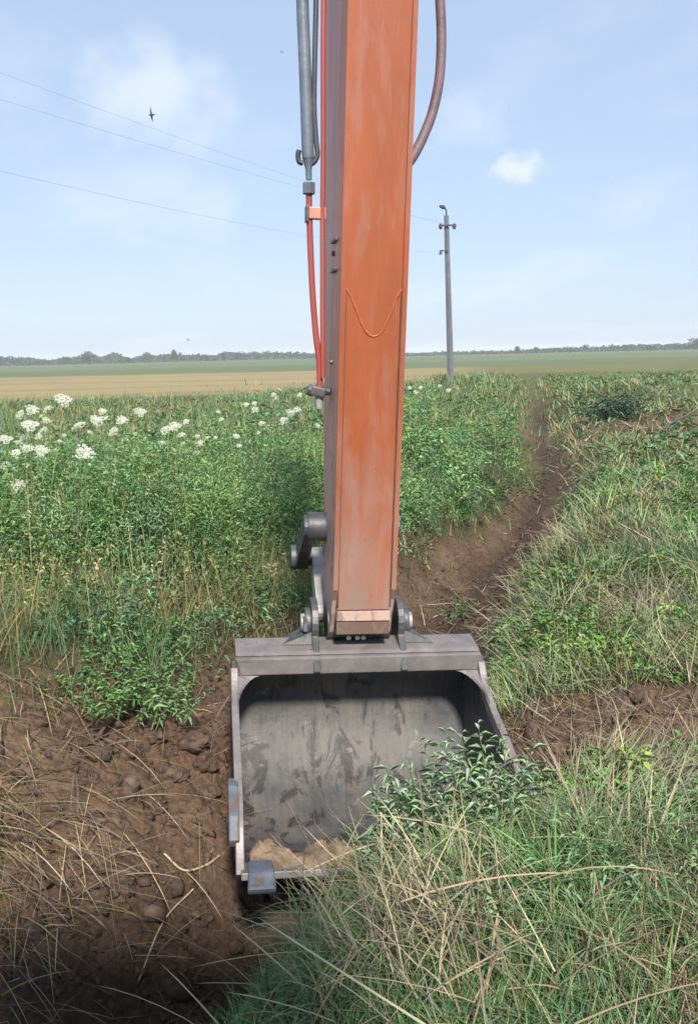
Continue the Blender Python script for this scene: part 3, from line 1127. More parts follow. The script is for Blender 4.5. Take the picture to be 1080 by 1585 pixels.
# ---------------------------------------------------------------- tall weeds on the left bank
lv = Leaves()
x, y = wedge(6000, 5.0, 26, 26)
s = ditch(x, y)
keep = (rng.uniform(0, 1, len(x)) < tall_w(x, y, s) * (.55 + .8 * sstep(.3, .6, vnoise(x * 1.7, y * 1.7, 203)))) & (s < -.7) & (y < 10.2 + 1.6 * vnoise(x * .7, y * 0, 205) + 30 * sstep(.2, 1.5, x))
x, y, s = x[keep], y[keep], s[keep]
r = np.hypot(x, y)
hh = (.2 + .56 * vnoise(x * 1.15, y * 1.15, 3) + rng.uniform(-.08, .2, len(x))) * (1 + .12 * sstep(-.8, -1.6, x) * (y < 9)) * (1 - .48 * sstep(-.4, 1.2, x - (r - 8) * .1)) * (1 - .3 * sstep(12, 20, r))
for lo, hi, nl, k in ((0, 8.5, 210, 1.0), (8.5, 12, 130, 1.25), (12, 40, 60, 1.8)):
    q = (r >= lo) & (r < hi)
    n = int(q.sum())
    if n:
        blue = vnoise(x[q] * .9, y[q] * .9, 13)[:, None]
        tone_ = (.85 + .6 * vnoise(x[q] * 1.6 + 5, y[q] * 1.6, 207))[:, None]
        c = tone_ * palette(n, GREEN, .08, .16) * (1 - blue * .55) + palette(n, BLUEGREEN, .08, .14) * blue * .55
        weeds(lv, x[q], y[q], hh[q], .17 * k ** .6 + .1 * rng.uniform(0, 1, n), nl, .05 * k, .0125 * k, c * np.array([1.6, 1.42, 1.3]))
cx_, cy_ = wedge(420, 5.6, 11.5, 25)
cs_ = ditch(cx_, cy_)
kc = (tall_w(cx_, cy_, cs_) > .6) & (cs_ < -1.0) & (cx_ < .4)
cx_, cy_ = cx_[kc][:85], cy_[kc][:85]
n = len(cx_)
fresh = palette(n, [(.27, .39, .13), (.23, .36, .15), (.2, .32, .16), (.3, .4, .17)], .06, .12)
weeds(lv, cx_, cy_, rng.uniform(.5, .92, n), rng.uniform(.2, .34, n), 380, .055, .008, fresh, spread=.45, up=.55, droop=.15)
k = rng.integers(0, len(x), 2600)
n = len(k)
c = palette(n, [(.2, .28, .1), (.24, .29, .12), (.17, .26, .1), (.3, .28, .14)])
lv.blades(ground_pts(x[k] + rng.normal(0, .15, n), y[k] + rng.normal(0, .15, n)), rng.uniform(0, 6.28, n), hh[k] * rng.uniform(1.0, 1.55, n), .006 * np.maximum(1, r[k] / 9), np.abs(rng.normal(.08, .1, n)), rng.uniform(0, .5, n), c * .8, c * 1.15, 3, .3)
tag(lv.build('tall_weeds', M['leaf']), 'dense feathery green weeds covering the left ditch bank', 'weeds', kind='stuff')

# ---------------------------------------------------------------- meadow grass everywhere that is not bare
lv = Leaves()
x, y = wedge(120000, 2.0, 70, 27)
s = ditch(x, y)
w = soil_w(x, y, s)
lit = litter_w(x, y, s)
keep = (rng.uniform(0, 1, len(x)) > w * 1.05) & (rng.uniform(0, 1, len(x)) > lit * .75) & ~in_bucket(x, y) & ((np.abs(s) > .25) | (rng.uniform(0, 1, len(x)) < sstep(15, 26, y) * .25))
keep &= rng.uniform(0, 1, len(x)) > band(47, 70, y, 2) * (x < y * .09)
x, y, s, lit = x[keep], y[keep], s[keep], lit[keep]
r = np.hypot(x, y)
n = len(x)
P = ground_pts(x, y)
dryk = np.clip(sstep(-.12, .22, fbm(x * .5, y * .5, 101, 4)) * .75 + lit * .5 + sstep(12, 30, r) * .15, 0, 1)[:, None]
dryk = dryk * (1 - .8 * ell(x, y, .7, 3.0, 1.3, 1.3))[:, None]
isdry = (rng.uniform(0, 1, (n, 1)) < dryk * .75 + .08).astype(float)
c = palette(n, GREEN) * (1 - isdry) + palette(n, YELLOW) * isdry
L = rng.uniform(.1, .3, n) * (1 - .45 * ell(x, y, .5, 2.9, 1.2, 1.0)) * (1 + .5 * (s < -1)) * (1 + sstep(15, 40, r) * .6)
W = .0042 * np.maximum(1, r / 4.5) * rng.uniform(.7, 1.4, n)
lean = np.abs(rng.normal(.35, .3, n))
curl = rng.uniform(.2, 1.3, n)
az = rng.uniform(0, 2 * np.pi, n)
q = r < 9
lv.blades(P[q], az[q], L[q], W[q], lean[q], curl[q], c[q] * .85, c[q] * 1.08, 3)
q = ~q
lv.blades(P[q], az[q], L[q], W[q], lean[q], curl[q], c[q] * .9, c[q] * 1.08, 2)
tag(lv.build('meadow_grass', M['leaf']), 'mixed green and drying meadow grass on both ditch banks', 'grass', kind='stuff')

# ---------------------------------------------------------------- dry yellow grass on the near left bank
lv = Leaves()
x = rng.uniform(-3.4, .3, 40000)
y = rng.uniform(4.3, 8.6, 40000)
s = ditch(x, y)
yb = 5.65 + (x + 1.9) * 1.3
e = fbm(x * 1.5, y * 1.5, 111, 3)
den = band(-.95, .3, y - yb + e * 1.2, .35) * (1 - soil_w(x, y, s)) * sstep(.5, .9, -s)
den = den * (.25 + 1.1 * sstep(-.15, .15, fbm(x * 1.6, y * 1.6, 121, 3)))
keep = (rng.uniform(0, 1, len(x)) < den * .8) & ~in_bucket(x, y)
x, y = x[keep], y[keep]
n = len(x)
c = palette(n, YELLOW + [(.17, .19, .07), (.14, .17, .06)])
lv.blades(ground_pts(x, y), rng.uniform(0, 6.28, n), rng.uniform(.18, .52, n), .0042 * rng.uniform(.7, 1.4, n), np.abs(rng.normal(.25, .25, n)), rng.uniform(.1, 1.1, n), c * .8, c * 1.1, 3)
tag(lv.build('dry_grass', M['straw']), 'yellowing dry grass in front of the tall weeds', 'grass', kind='stuff')

# ---------------------------------------------------------------- low leafy weeds right of the ditch
lv = Leaves()
x, y = wedge(5200, 3.6, 24, 27)
s = ditch(x, y)
gk = np.clip(.02 + 1.9 * fbm(x * .7, y * .7, 131, 3) + .7 * ell(x, y, 1.7, 6.4, 1.3, .75) + .5 * ell(x, y, 4.0, 12.5, 2.2, 3), 0, 1)
keep = (s > .55) & (rng.uniform(0, 1, len(x)) < .75 * gk * (1 - litter_w(x, y, s) * .85)) & (soil_w(x, y, s) < .4) & ~in_bucket(x, y)
x, y = x[keep], y[keep]
r = np.hypot(x, y)
n = len(x)
c = palette(n, [(.19, .33, .085), (.16, .29, .09), (.24, .36, .1), (.15, .26, .11)], .08, .14)
for lo, hi, nl, k in ((0, 8, 70, 1), (8, 40, 36, 1.6)):
    q = (r >= lo) & (r < hi)
    weeds(lv, x[q], y[q], rng.uniform(.07, .22, q.sum()), rng.uniform(.07, .17, q.sum()) * k ** .4, nl, .055 * k, .02 * k, c[q], spread=.35, up=.2)
x = rng.uniform(.3, 1.7, 55)
y = rng.uniform(2.5, 3.75, 55)
keep = ~in_bucket(x, y) & (vnoise(x * 2.2, y * 2.2, 233) > .45)
x, y = x[keep], y[keep]
n = len(x)
weeds(lv, x, y, rng.uniform(.1, .24, n), rng.uniform(.06, .13, n), 30, .05, .01, palette(n, [(.2, .31, .15), (.23, .34, .17), (.17, .27, .15)], .05, .14), spread=.35, up=.3)
# a few on the left bank foot and along the far left edge of the ditch
x, y = wedge(2200, 5, 24, 27)
s = ditch(x, y)
keep = (s < -.35) & (s > -2.0) & (rng.uniform(0, 1, len(x)) < .7) & (soil_w(x, y, s) < .65) & ~in_bucket(x, y)
x, y = x[keep], y[keep]
n = len(x)
weeds(lv, x, y, rng.uniform(.12, .4, n), rng.uniform(.08, .2, n), 60, .06, .014, palette(n, GREEN, .08, .15) * 1.1, spread=.4, up=.4)
tag(lv.build('low_weeds', M['leaf']), 'low leafy green weeds spreading right of the ditch', 'weeds', kind='stuff')

# ---------------------------------------------------------------- long grass on the heap before the bucket
lv = Leaves()
cen = rng.uniform(0, 1, (190, 2)) * np.array([2.6, 2.0]) + np.array([-.55, 2.0])
cs = ditch(cen[:, 0], cen[:, 1])
ok = (cs > .42) & ~in_bucket(cen[:, 0], cen[:, 1] - .02) & (cen[:, 1] < 3.75 + .0 * cen[:, 0])
cen = cen[ok]
tone = rng.uniform(0, 1, len(cen))
k = rng.integers(0, len(cen), 17000)
x = cen[k, 0] + rng.normal(0, .09, len(k))
y = cen[k, 1] + rng.normal(0, .08, len(k))
keep = ~in_bucket(x, y)
x, y, k = x[keep], y[keep], k[keep]
n = len(x)
dry = (rng.uniform(0, 1, n) < .06 + .2 * (tone[k] > .8) + .35 * ell(x, y, 1.05, 2.75, .4, .6))[:, None]
c = np.where(dry, palette(n, STRAWC), palette(n, [(.12, .25, .075), (.15, .29, .09), (.115, .22, .1), (.19, .31, .11), (.15, .25, .14), (.22, .27, .13)]))
azc = rng.uniform(0, 6.28, len(cen))
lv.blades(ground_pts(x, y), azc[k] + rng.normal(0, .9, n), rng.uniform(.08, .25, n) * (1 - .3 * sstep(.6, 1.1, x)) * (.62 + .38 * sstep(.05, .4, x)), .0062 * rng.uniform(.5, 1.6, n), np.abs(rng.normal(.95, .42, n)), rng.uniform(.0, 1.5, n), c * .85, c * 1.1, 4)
tc = np.stack([rng.uniform(-.18, 1.15, 46), rng.uniform(2.45, 3.4, 46)], 1)
tc = tc[(ditch(tc[:, 0], tc[:, 1]) > .4) & ~in_bucket(tc[:, 0], tc[:, 1])]
k = rng.integers(0, len(tc), 2000)
n = len(k)
x = tc[k, 0] + rng.normal(0, .03, n)
y = tc[k, 1] + rng.normal(0, .03, n)
tt = palette(len(tc), [(.16, .31, .085), (.14, .27, .1), (.2, .33, .12), (.25, .28, .14)])
c = tt[k] * (1 + rng.normal(0, .12, (n, 1)))
lv.blades(ground_pts(x, y), rng.uniform(0, 6.28, n), rng.uniform(.14, .36, n), .0062 * rng.uniform(.6, 1.4, n), np.abs(rng.normal(.45, .3, n)), rng.uniform(.9, 2.2, n), c * .8, c * 1.12, 5)
tag(lv.build('heap_grass', M['leaf']), 'long drooping green grass on the heap in front of the bucket', 'grass', kind='stuff')

# ---------------------------------------------------------------- cut and matted grass on the right bank
lv = Leaves()
x, y = wedge(80000, 3.2, 34, 27)
s = ditch(x, y)
patch = sstep(-.18, .12, fbm(x * .8 + 3, y * .8, 211, 4))
keep = (s > .35 + .25 * vnoise(x * 2, y * 2, 217) - sstep(7.5, 9.5, y) * .45 * vnoise(x * 1.3, y * 1.3, 219)) & (rng.uniform(0, 1, len(x)) < (.35 + .65 * patch) * (1 - .6 * litter_w(x, y, s)) * (1 - .65 * ell(x, y, .6, 2.8, 1.2, 1.1))) & ~in_bucket(x, y) & (rng.uniform(0, 1, len(x)) > soil_w(x, y, s) * (1.6 - .9 * sstep(7.5, 9.5, y)))
x, y, s = x[keep], y[keep], s[keep]
r = np.hypot(x, y)
n = len(x)
kk = (vnoise(x * 1.1, y * 1.1, 213) > .5 + rng.normal(0, .18, n))[:, None]
c = np.where(kk, palette(n, [(.3, .25, .15), (.24, .2, .13), (.2, .17, .12), (.36, .31, .19), (.17, .16, .13)]), palette(n, [(.23, .34, .11), (.27, .37, .15), (.2, .29, .14), (.29, .32, .15), (.24, .3, .19)]))
az = 6.28 * vnoise(x * .9, y * .9, 215) * 2 + rng.normal(0, .8, n)
P = ground_pts(x, y, 0)
P[:, 2] += rng.uniform(0, .09, n)
lv.blades(P, az, rng.uniform(.12, .36, n) * (1 + r * .02), .0058 * np.maximum(1, r / 6) * rng.uniform(.6, 1.5, n), rng.normal(1.12, .35, n), rng.uniform(-.1, .8, n), c * .9, c * 1.08, 3, .5)
tag(lv.build('cut_grass', M['straw']), 'tangled cut grass and dead stems lying on the right bank', 'grass', kind='stuff')

# grasses gone to seed
lv = Leaves()


def panicles(x, y, h, c):
    n = len(x)
    P = ground_pts(x, y)
    az = rng.uniform(0, 6.28, n)
    le = np.abs(rng.normal(.06, .1, n))
    cu = rng.uniform(.05, .5, n)
    lv.blades(P, az, h, np.full(n, .005), le, cu, c * .8, c, 4, .25)
    k = np.repeat(np.arange(n), 16)
    t = rng.uniform(.68, 1.0, len(k))
    th = le[k] + cu[k] * t * .5
    Q = P[k] + np.stack([np.cos(az[k]) * np.sin(th) * h[k] * t, np.sin(az[k]) * np.sin(th) * h[k] * t, np.cos(th) * h[k] * t], 1) + rng.normal(0, .012, (len(k), 3))
    D = np.stack([rng.normal(0, 1, len(k)), rng.normal(0, 1, len(k)), rng.uniform(.3, 1.6, len(k))], 1)
    lv.leaves(Q, D, rng.uniform(.018, .045, len(k)), rng.uniform(.006, .012, len(k)), c[k] * 1.1)


x, y = wedge(1300, 4.6, 20, 26)
s = ditch(x, y)
keep = (soil_w(x, y, s) < .3) & ~in_bucket(x, y) & ((s < -.9) | (rng.uniform(0, 1, len(x)) < .25)) & (rng.uniform(0, 1, len(x)) < .2 + .8 * sstep(.4, .65, vnoise(x * .8, y * .8, 221)))
x, y, s = x[keep], y[keep], s[keep]
n = len(x)
panicles(x, y, rng.uniform(.35, .75, n) * np.where(tall_w(x, y, s) > .5, 1.35, .8) * np.where(s > 0, .6, 1), palette(n, [(.38, .31, .16), (.33, .3, .14), (.26, .28, .11), (.42, .36, .2)]))
tag(lv.build('seeding_grass', M['straw']), 'thin seeding grass stalks scattered through the weeds', 'grass', kind='stuff')

# loose straw: over the heap, the litter and the torn earth
lv = Leaves()
n0 = 330
x = rng.normal(.2, .2, n0)
y = rng.normal(2.66, .2, n0)
keep = ~in_bucket(x, y) & (ditch(x, y) > .2)
x, y = x[keep], y[keep]
n = len(x)
c = palette(n, STRAWC) * .95
P = ground_pts(x, y, -.0)
P[:, 2] += rng.uniform(0, .1, n)
lv.blades(P, rng.normal(1.9, .75, n) + np.where(rng.uniform(0, 1, n) < .25, np.pi, 0), rng.uniform(.15, .5, n), .0045 * rng.uniform(.6, 1.4, n), rng.normal(1.0, .35, n), rng.uniform(.1, 1.2, n), c * .85, c, 5, .3)
# long stalks thrown across the heap
n = 70
x = rng.normal(.22, .26, n)
y = rng.normal(2.68, .26, n)
keep = ~in_bucket(x, y) & (ditch(x, y) > .3)
x, y = x[keep], y[keep]
n = len(x)
c = palette(n, STRAWC)
P = ground_pts(x, y, 0)
P[:, 2] += rng.uniform(.04, .17, n)
lv.blades(P, rng.uniform(0, 6.28, n), rng.uniform(.25, .6, n), .0062 * rng.uniform(.6, 1.3, n), rng.normal(1.15, .25, n), rng.normal(.55, .35, n), c * .85, c, 5, .2)
# flat litter
x, y = wedge(60000, 2.2, 26, 26)
s = ditch(x, y)
den = np.maximum(litter_w(x, y, s) * .9, soil_w(x, y, s) * (.2 + .38 * sstep(0, .2, fbm(x * 1.4, y * 1.4, 141, 3)))) * (1 - .8 * ell(x, y, -.75, 3.2, .6, .9, -.4)) * (1 - .6 * ell(x, y, -1.3, 3.6, .9, 1.0))
keep = (rng.uniform(0, 1, len(x)) < den) & ~in_bucket(x, y)
x, y = x[keep], y[keep]
r = np.hypot(x, y)
n = len(x)
c = palette(n, STRAWC + BROWN + BROWN[1:])
lv.blades(ground_pts(x, y, -.008), rng.uniform(0, 6.28, n), rng.uniform(.05, .26, n) * (1 + .04 * r), .004 * np.maximum(1, r / 5) * rng.uniform(.6, 1.5, n), rng.normal(1.35, .25, n), rng.normal(.1, .25, n), c * .9, c, 2, .3)
# combed straw on the left bank, dragged down towards the hole
x = rng.normal(-1.55, .3, 1000)
y = rng.normal(3.85, .4, 1000)
keep = (ditch(x, y) < -.25) & ~in_bucket(x, y) & (y > 2.3)
x, y = x[keep], y[keep]
n = len(x)
c = palette(n, STRAWC + YELLOW + BROWN)
lv.blades(ground_pts(x, y, -.01), rng.normal(-.75, .45, n), rng.uniform(.12, .5, n), .0042 * rng.uniform(.6, 1.4, n), rng.normal(1.25, .3, n), rng.uniform(.1, .75, n), c * .85, c * 1.05, 4, .3)
tag(lv.build('straw_litter', M['straw']), 'loose dry straw strewn over the heap and torn earth', 'straw', kind='stuff')

# ---------------------------------------------------------------- crumbs of earth
ico = bmesh.new()
bmesh.ops.create_icosphere(ico, subdivisions=1, radius=1)
IV = np.array([v_.co[:] for v_ in ico.verts])
IF = np.array([[v_.index for v_ in f.verts] for f in ico.faces])
ico.free()
x, y = wedge(24000, 2.3, 24, 25)
s = ditch(x, y)
keep = (rng.uniform(0, 1, len(x)) < soil_w(x, y, s) * .75) & ~in_bucket(x, y)
x, y = x[keep], y[keep]
x2 = rng.uniform(-1.9, .1, 4000)
y2 = rng.uniform(3.3, 5.6, 4000)
keep = (rng.uniform(0, 1, len(x2)) < soil_w(x2, y2, ditch(x2, y2)) * (.3 + .9 * sstep(.4, .7, vnoise(x2 * 4, y2 * 4, 231)))) & ~in_bucket(x2, y2)
x, y = np.concatenate([x, x2[keep]]), np.concatenate([y, y2[keep]])
n = len(x)
r = np.hypot(x, y)
sz = .0058 * np.exp(rng.normal(0, .6, n)) * (1 + r * .1)
V = IV[None] * (1 + rng.normal(0, .33, (n, 12, 1))) * sz[:, None, None] * rng.uniform(.6, 1.3, (n, 1, 3))
V = V + ground_pts(x, y, 0)[:, None, :]
F = IF[None] + (np.arange(n) * 12)[:, None, None]
tag(mesh_np('earth_crumbs', V.reshape(-1, 3), Ft=F.reshape(-1, 3), mat=M['clod']), 'small crumbs of brown earth in the ditch', 'soil', kind='stuff')

# ---------------------------------------------------------------- far weeds, and a far-off wood on the horizon
lv = Leaves()
x, y = wedge(26000, 16, 75, 27)
s = ditch(x, y)
keep = (np.abs(s) > .8) & (rng.uniform(0, 1, len(x)) > band(46, 90, y, 2) * (x < y * .09)) & (rng.uniform(0, 1, len(x)) < .35 + 1.6 * fbm(x * .25, y * .25, 151, 3))
x, y = x[keep], y[keep]
r = np.hypot(x, y)
n = len(x)
c = palette(n, GREEN + [(.2, .2, .08), (.24, .21, .1)], .08, .15)
P = ground_pts(x, y)
P[:, 2] += rng.uniform(0, .25, n)
D = np.stack([rng.normal(0, 1, n), rng.normal(0, 1, n), rng.uniform(.2, 1.4, n)], 1)
lv.leaves(P, D, rng.uniform(.12, .3, n) * (1 + r * .01), rng.uniform(.03, .07, n) * (1 + r * .01), c)
tag(lv.build('field_weeds', M['leaf']), 'rough weeds of the open field beyond the ditch', 'weeds', kind='stuff')

lv = Leaves()
n = 26000
a_ = np.radians(rng.uniform(-30, 30, n))
rr = rng.uniform(560, 680, n)
prof_h = 1.6 + 3.4 * np.clip(vnoise(np.degrees(a_) * .9 + 40, a_ * 0, 161) - .1, 0, 1) + 1.6 * vnoise(np.degrees(a_) * 4 + 90, a_ * 0, 171)
prof_h *= 1 - .45 * band(-2, 13, np.degrees(a_), 2.5)
prof_h *= .95 - .35 * sstep(0, 4, np.degrees(a_))
P = np.stack([np.sin(a_) * rr, np.cos(a_) * rr, prof_h * rng.uniform(0, 1, n) ** .8], 1)
D = rng.normal(0, 1, (n, 3))
c = palette(n, [(.04, .075, .035), (.055, .095, .045), (.035, .06, .035)], .08, .2)
lv.leaves(P, D, rng.uniform(1.2, 2.6, n), rng.uniform(.8, 1.6, n), c)
tag(lv.build('distant_woodland', M['leaf']), 'low dark line of far-off woodland along the horizon', 'woodland', kind='stuff')


def far_tree(px, py_top, wpx, dist, label, slim=1.0):
    base = at(px, 553, dist)
    base.z = 0
    top = at(px, py_top, dist).z
    root = empty('far_tree', base)
    tag(root, label, 'tree', 'trees on the horizon')
    h = max(top, 3.0)
    wr = wpx / 1500 * dist / 2
    MB().tube([(0, 0, -.2), (0, 0, h * .3), (.1, 0, h * .7)], [h * .035, h * .028, h * .012], 6).build('trunk', M['clod'], root)
    lv = Leaves()
    n = 420
    u = rng.normal(0, 1, (n, 3))
    u /= np.linalg.norm(u, axis=1, keepdims=True)
    lobes = rng.uniform(-.5, .5, (7, 3)) * np.array([wr, wr, h * .3])
    k = rng.integers(0, 7, n)
    P = lobes[k] + u * np.array([wr * .62, wr * .62, h * .27]) * rng.uniform(.3, 1, (n, 1)) ** .5 + np.array([0, 0, h * .6])
    P[:, 2] = np.clip(P[:, 2], h * .15, h)
    lv.leaves(P, rng.normal(0, 1, (n, 3)), rng.uniform(.5, 1.0, n) * h * .17, rng.uniform(.5, 1, n) * h * .1, palette(n, [(.04, .075, .035), (.055, .1, .045)], .08, .2))
    lv.build('crown', M['leaf'], root)
    return root


far_tree(138, 541, 27, 480, 'largest rounded dark tree on the horizon far left of the arm')
far_tree(98, 552, 16, 500, 'small tree just left of the largest rounded horizon tree')
far_tree(225, 545, 22, 480, 'second largest rounded tree on the left horizon')
far_tree(270, 541, 9, 470, 'slim dark pointed tree on the left horizon')
far_tree(196, 551, 14, 500, 'low tree between the two large rounded horizon trees')
far_tree(372, 543, 24, 520, 'broad low tree on the horizon nearest the arm on its left')
far_tree(320, 547, 18, 520, 'small tree right of the slim pointed horizon tree')
far_tree(800, 535, 10, 500, 'small pointed tree on the horizon right of the utility pole')
far_tree(829, 536, 9, 500, 'tiny horizon tree second right of the utility pole')
far_tree(905, 532, 12, 520, 'small dark tree on the horizon above the brush heap')
far_tree(1006, 531, 16, 520, 'rounded tree on the far right horizon, left of the tall edge tree')
far_tree(1077, 521, 22, 480, 'tall tree on the horizon at the right picture edge')

# ================================================================== countable plants
# white umbel flowers rising over the tall weeds
FL = [(211, 257, 50), (160, 287, 35), (107, 290, 40), (68, 307, 35), (100, 342, 50), (155, 325, 25), (145, 357, 30), (130, 380, 25), (18, 388, 40), (62, 400, 25), (93, 420, 42), (52, 437, 38), (5, 432, 22),
      (140, 425, 40), (178, 425, 32), (135, 447, 35), (18, 475, 40), (152, 468, 25), (80, 383, 25), (265, 343, 45), (335, 328, 52), (318, 321, 30), (408, 325, 35), (380, 363, 35), (468, 297, 35), (342, 295, 25),
      (283, 433, 55), (262, 425, 30), (333, 467, 28), (62, 542, 45), (418, 393, 25), (300, 365, 20), (555, 357, 42), (585, 345, 35), (607, 375, 30), (622, 330, 22), (665, 403, 28), (540, 402, 20), (578, 425, 20),
      (613, 402, 15), (658, 432, 18), (660, 378, 15), (515, 430, 14), (485, 385, 13), (452, 370, 14), (730, 297, 14), (740, 322, 16), (720, 383, 12), (693, 383, 12), (790, 378, 20), (800, 410, 16),
      (853, 290, 22), (850, 268, 16), (823, 272, 18), (923, 252, 26), (915, 240, 18), (935, 222, 18), (970, 300, 30), (993, 290, 26), (950, 327, 32), (930, 307, 18), (875, 335, 22), (862, 368, 16), (1002, 240, 18),
      (1062, 343, 18), (200, 395, 18), (215, 375, 15), (40, 712, 22)]
FLP = [(a_ * .463, 500 + b_ * .463, c_ * .463) for a_, b_, c_ in FL] + [(694, 604, 7), (680, 597, 6), (643, 607, 7), (651, 600, 6), (634, 600, 6)]


def umbel_mesh(seed):
    rg = np.random.default_rng(seed)
    lv = Leaves()
    n = 78
    k = np.arange(n)
    rr = np.sqrt((k + .5) / n)
    aa = k * 2.39996 + rg.normal(0, .2, n)
    rr = rr * (1 + .16 * np.sin(aa * 3 + seed) + rg.normal(0, .05, n))
    P = np.stack([np.cos(aa) * rr * .5, np.sin(aa) * rr * .42, .13 * (1 - rr ** 2) + rg.normal(0, .02, n)], 1)
    V, F, C = [], [], []
    for i in range(n):
        q = rg.uniform(.045, .075)
        ring = [P[i] + np.array([0, 0, q * .5])]
        for t in range(6):
            an = t * math.pi / 3 + rg.uniform(0, 1)
            ring.append(P[i] + np.array([math.cos(an) * q, math.sin(an) * q, rg.normal(0, .012)]))
        V.append(np.array(ring))
        F.append(np.array([(0, 1 + t, 1 + (t + 1) % 6) for t in range(6)]) + i * 7)
        v_ = rg.uniform(.72, 1.08)
        C.append(np.tile(np.array([.62, .63, .54]) * v_, (7, 1)))
    lv.add(np.concatenate(V), np.concatenate(F), np.concatenate(C))
    return np.concatenate(lv.V), np.concatenate(lv.F), np.concatenate(lv.C)


protos = []
for k in range(4):
    o = mesh_np('flower_head', *(lambda a_, b_, c_: (a_, None, b_))(*umbel_mesh(k)), mat=M['petal'], C=umbel_mesh(k)[2])
    protos.append(o.data)
    bpy.data.objects.remove(o)
special = {0: 'highest large white flower head of the left bank, against the stubble field', 20: 'widest white flower head below the green strip, right of the dense left cluster',
           29: 'lowest white flower head at the left edge, hanging over the green weeds', 26: 'ragged wide white flower head low between the left cluster and the middle trio',
           32: 'largest white flower of the trio halfway between the left edge and the arm', 24: 'lone white flower head standing high, left of the middle trio',
           67: 'single pale flower head low at the left edge inside the green weeds'}
ORD = 'first second third fourth fifth sixth seventh eighth ninth tenth eleventh twelfth thirteenth fourteenth fifteenth sixteenth seventeenth eighteenth nineteenth twentieth twenty-first twenty-second'.split()
flower_label = dict(special)
for lo, hi, where in ((-9, 110, 'in the dense cluster at the far left'), (110, 240, 'between the far left cluster and the middle trio'), (240, 330, 'around the trio left of the arm'),
                      (330, 600, 'in the loose group beside the arm'), (600, 1080, 'above the weeds right of the arm')):
    ids = sorted([i for i, f_ in enumerate(FLP) if lo <= f_[0] < hi and i not in special], key=lambda i: FLP[i][0])
    for n_, i in enumerate(ids):
        flower_label[i] = f"{'large' if FLP[i][2] > 17 else 'medium' if FLP[i][2] > 10 else 'small'} white flower, {ORD[n_]} from the left {where}"
for i, (fx, fy, sz) in enumerate(FLP):
    right = fx > 600
    if right:
        dist = rng.uniform(14, 17)
    else:
        dist = float(np.clip(.092 * 1500 / max(sz, 5), 5.9, 8.6))
        dist *= rng.uniform(.96, 1.05)
    top = at(fx, fy, dist)
    g = hz(top.x, top.y)
    root = empty('umbel_flower', (top.x + rng.uniform(-.08, .08), top.y + rng.uniform(-.03, .1), g))
    lab = flower_label[i]
    tag(root, lab, 'flower', 'white umbel flowers on the left bank')
    loc = top - root.location
    pts = spline([(0, 0, -.03), (loc.x * .25, loc.y * .25, loc.z * .4), (loc.x * .7, loc.y * .7, loc.z * .8), loc], 2)
    MB().tube(pts, .0024, 4).build('stem', M['stem'], root)
    hd = bpy.data.objects.new('flower_head', protos[i % 4])
    col.objects.link(hd)
    hd.parent = root
    hd.location = loc
    wd = sz / 1500 * dist * 1.12
    hd.scale = (wd, wd, wd)
    hd.rotation_euler = (rng.uniform(.45, 1.2), rng.uniform(-.3, .3), rng.uniform(-.7, .7))


def leafy_plant(name, loc, label, nst, h, spread_, ll, lw, cols, group=None, leaves_n=26, cat='plant', lean=.35, droop=.35):
    """upright weed: several stems, each with its leaves"""
    root = empty(name, loc)
    tag(root, label, cat, group)
    lv = Leaves()
    for k in range(nst):
        az = rng.uniform(0, 6.28)
        hh = h * rng.uniform(.65, 1.08)
        b0 = np.array([rng.normal(0, spread_ * .4), rng.normal(0, spread_ * .4), -.03])
        ln = rng.uniform(.05, lean)
        cst = np.array([[.14, .18, .07]])
        st = Leaves()
        st.blades(b0[None], np.array([az]), np.array([hh]), np.array([.007]), np.array([ln]), np.array([ln]), cst, cst, 4, .3)
        st.build('stem', M['leaf'], root)
        t = np.linspace(.15, 1, leaves_n)
        th = ln + ln * t * .5
        Q = b0[None] + np.stack([np.cos(az) * np.sin(th) * hh * t, np.sin(az) * np.sin(th) * hh * t, np.cos(th) * hh * t], 1)
        a2 = np.arange(leaves_n) * 2.4 + rng.uniform(0, 6)
        D = np.stack([np.cos(a2), np.sin(a2), .25 + .6 * t], 1) + rng.normal(0, .4, (leaves_n, 3))
        cc = palette(leaves_n, cols, .06, .1)
        lv.leaves(Q, D, ll * (1.15 - .55 * t) * rng.uniform(.5, 1.3, leaves_n), lw * (1.1 - .5 * t), cc, .2, droop)
    lv.build('foliage', M['leaf'], root)
    return root


BG = [(.26, .36, .21), (.31, .41, .26), (.2, .3, .16), (.34, .43, .3)]
for (px_, py_, Y, label, nst, h) in (
        (700, 1300, 3.42, 'pale green leafy weed sprawling in front of the right half of the bucket', 18, .52),
        (650, 1310, 3.40, 'pale green leafy weed with drooping leaves, left of the larger one before the bucket', 11, .42),
        (770, 1300, 3.46, 'pale green leafy weed at the right rim of the bucket', 9, .46)):
    p = at(px_, py_, Y)
    leafy_plant('leafy_weed', (p.x, p.y, hz(p.x, p.y)), label, nst, h, .28, .1, .02, BG, None, 30, droop=.4)
p = on_ground(170, 1085)
leafy_plant('leafy_weed', p, 'bright green leafy tuft on the edge above the bare soil, left of the bucket', 34, .3, .5, .06, .016, [(.17, .31, .1), (.2, .35, .12), (.14, .26, .11)], None, 30, lean=.7)
p = on_ground(235, 1095)
leafy_plant('leafy_weed', p, 'small green leafy tuft right of the bright tuft over the bare soil', 18, .25, .32, .055, .016, [(.16, .28, .12), (.21, .33, .15)], None, 26, lean=.7)
p = on_ground(75, 950)
leafy_plant('leafy_weed', p, 'light green bushy weed at the foot of the tall weeds on the left', 16, .5, .5, .05, .014, [(.1, .19, .07), (.14, .23, .08)], None, 30, lean=.5)
p = on_ground(780, 770)
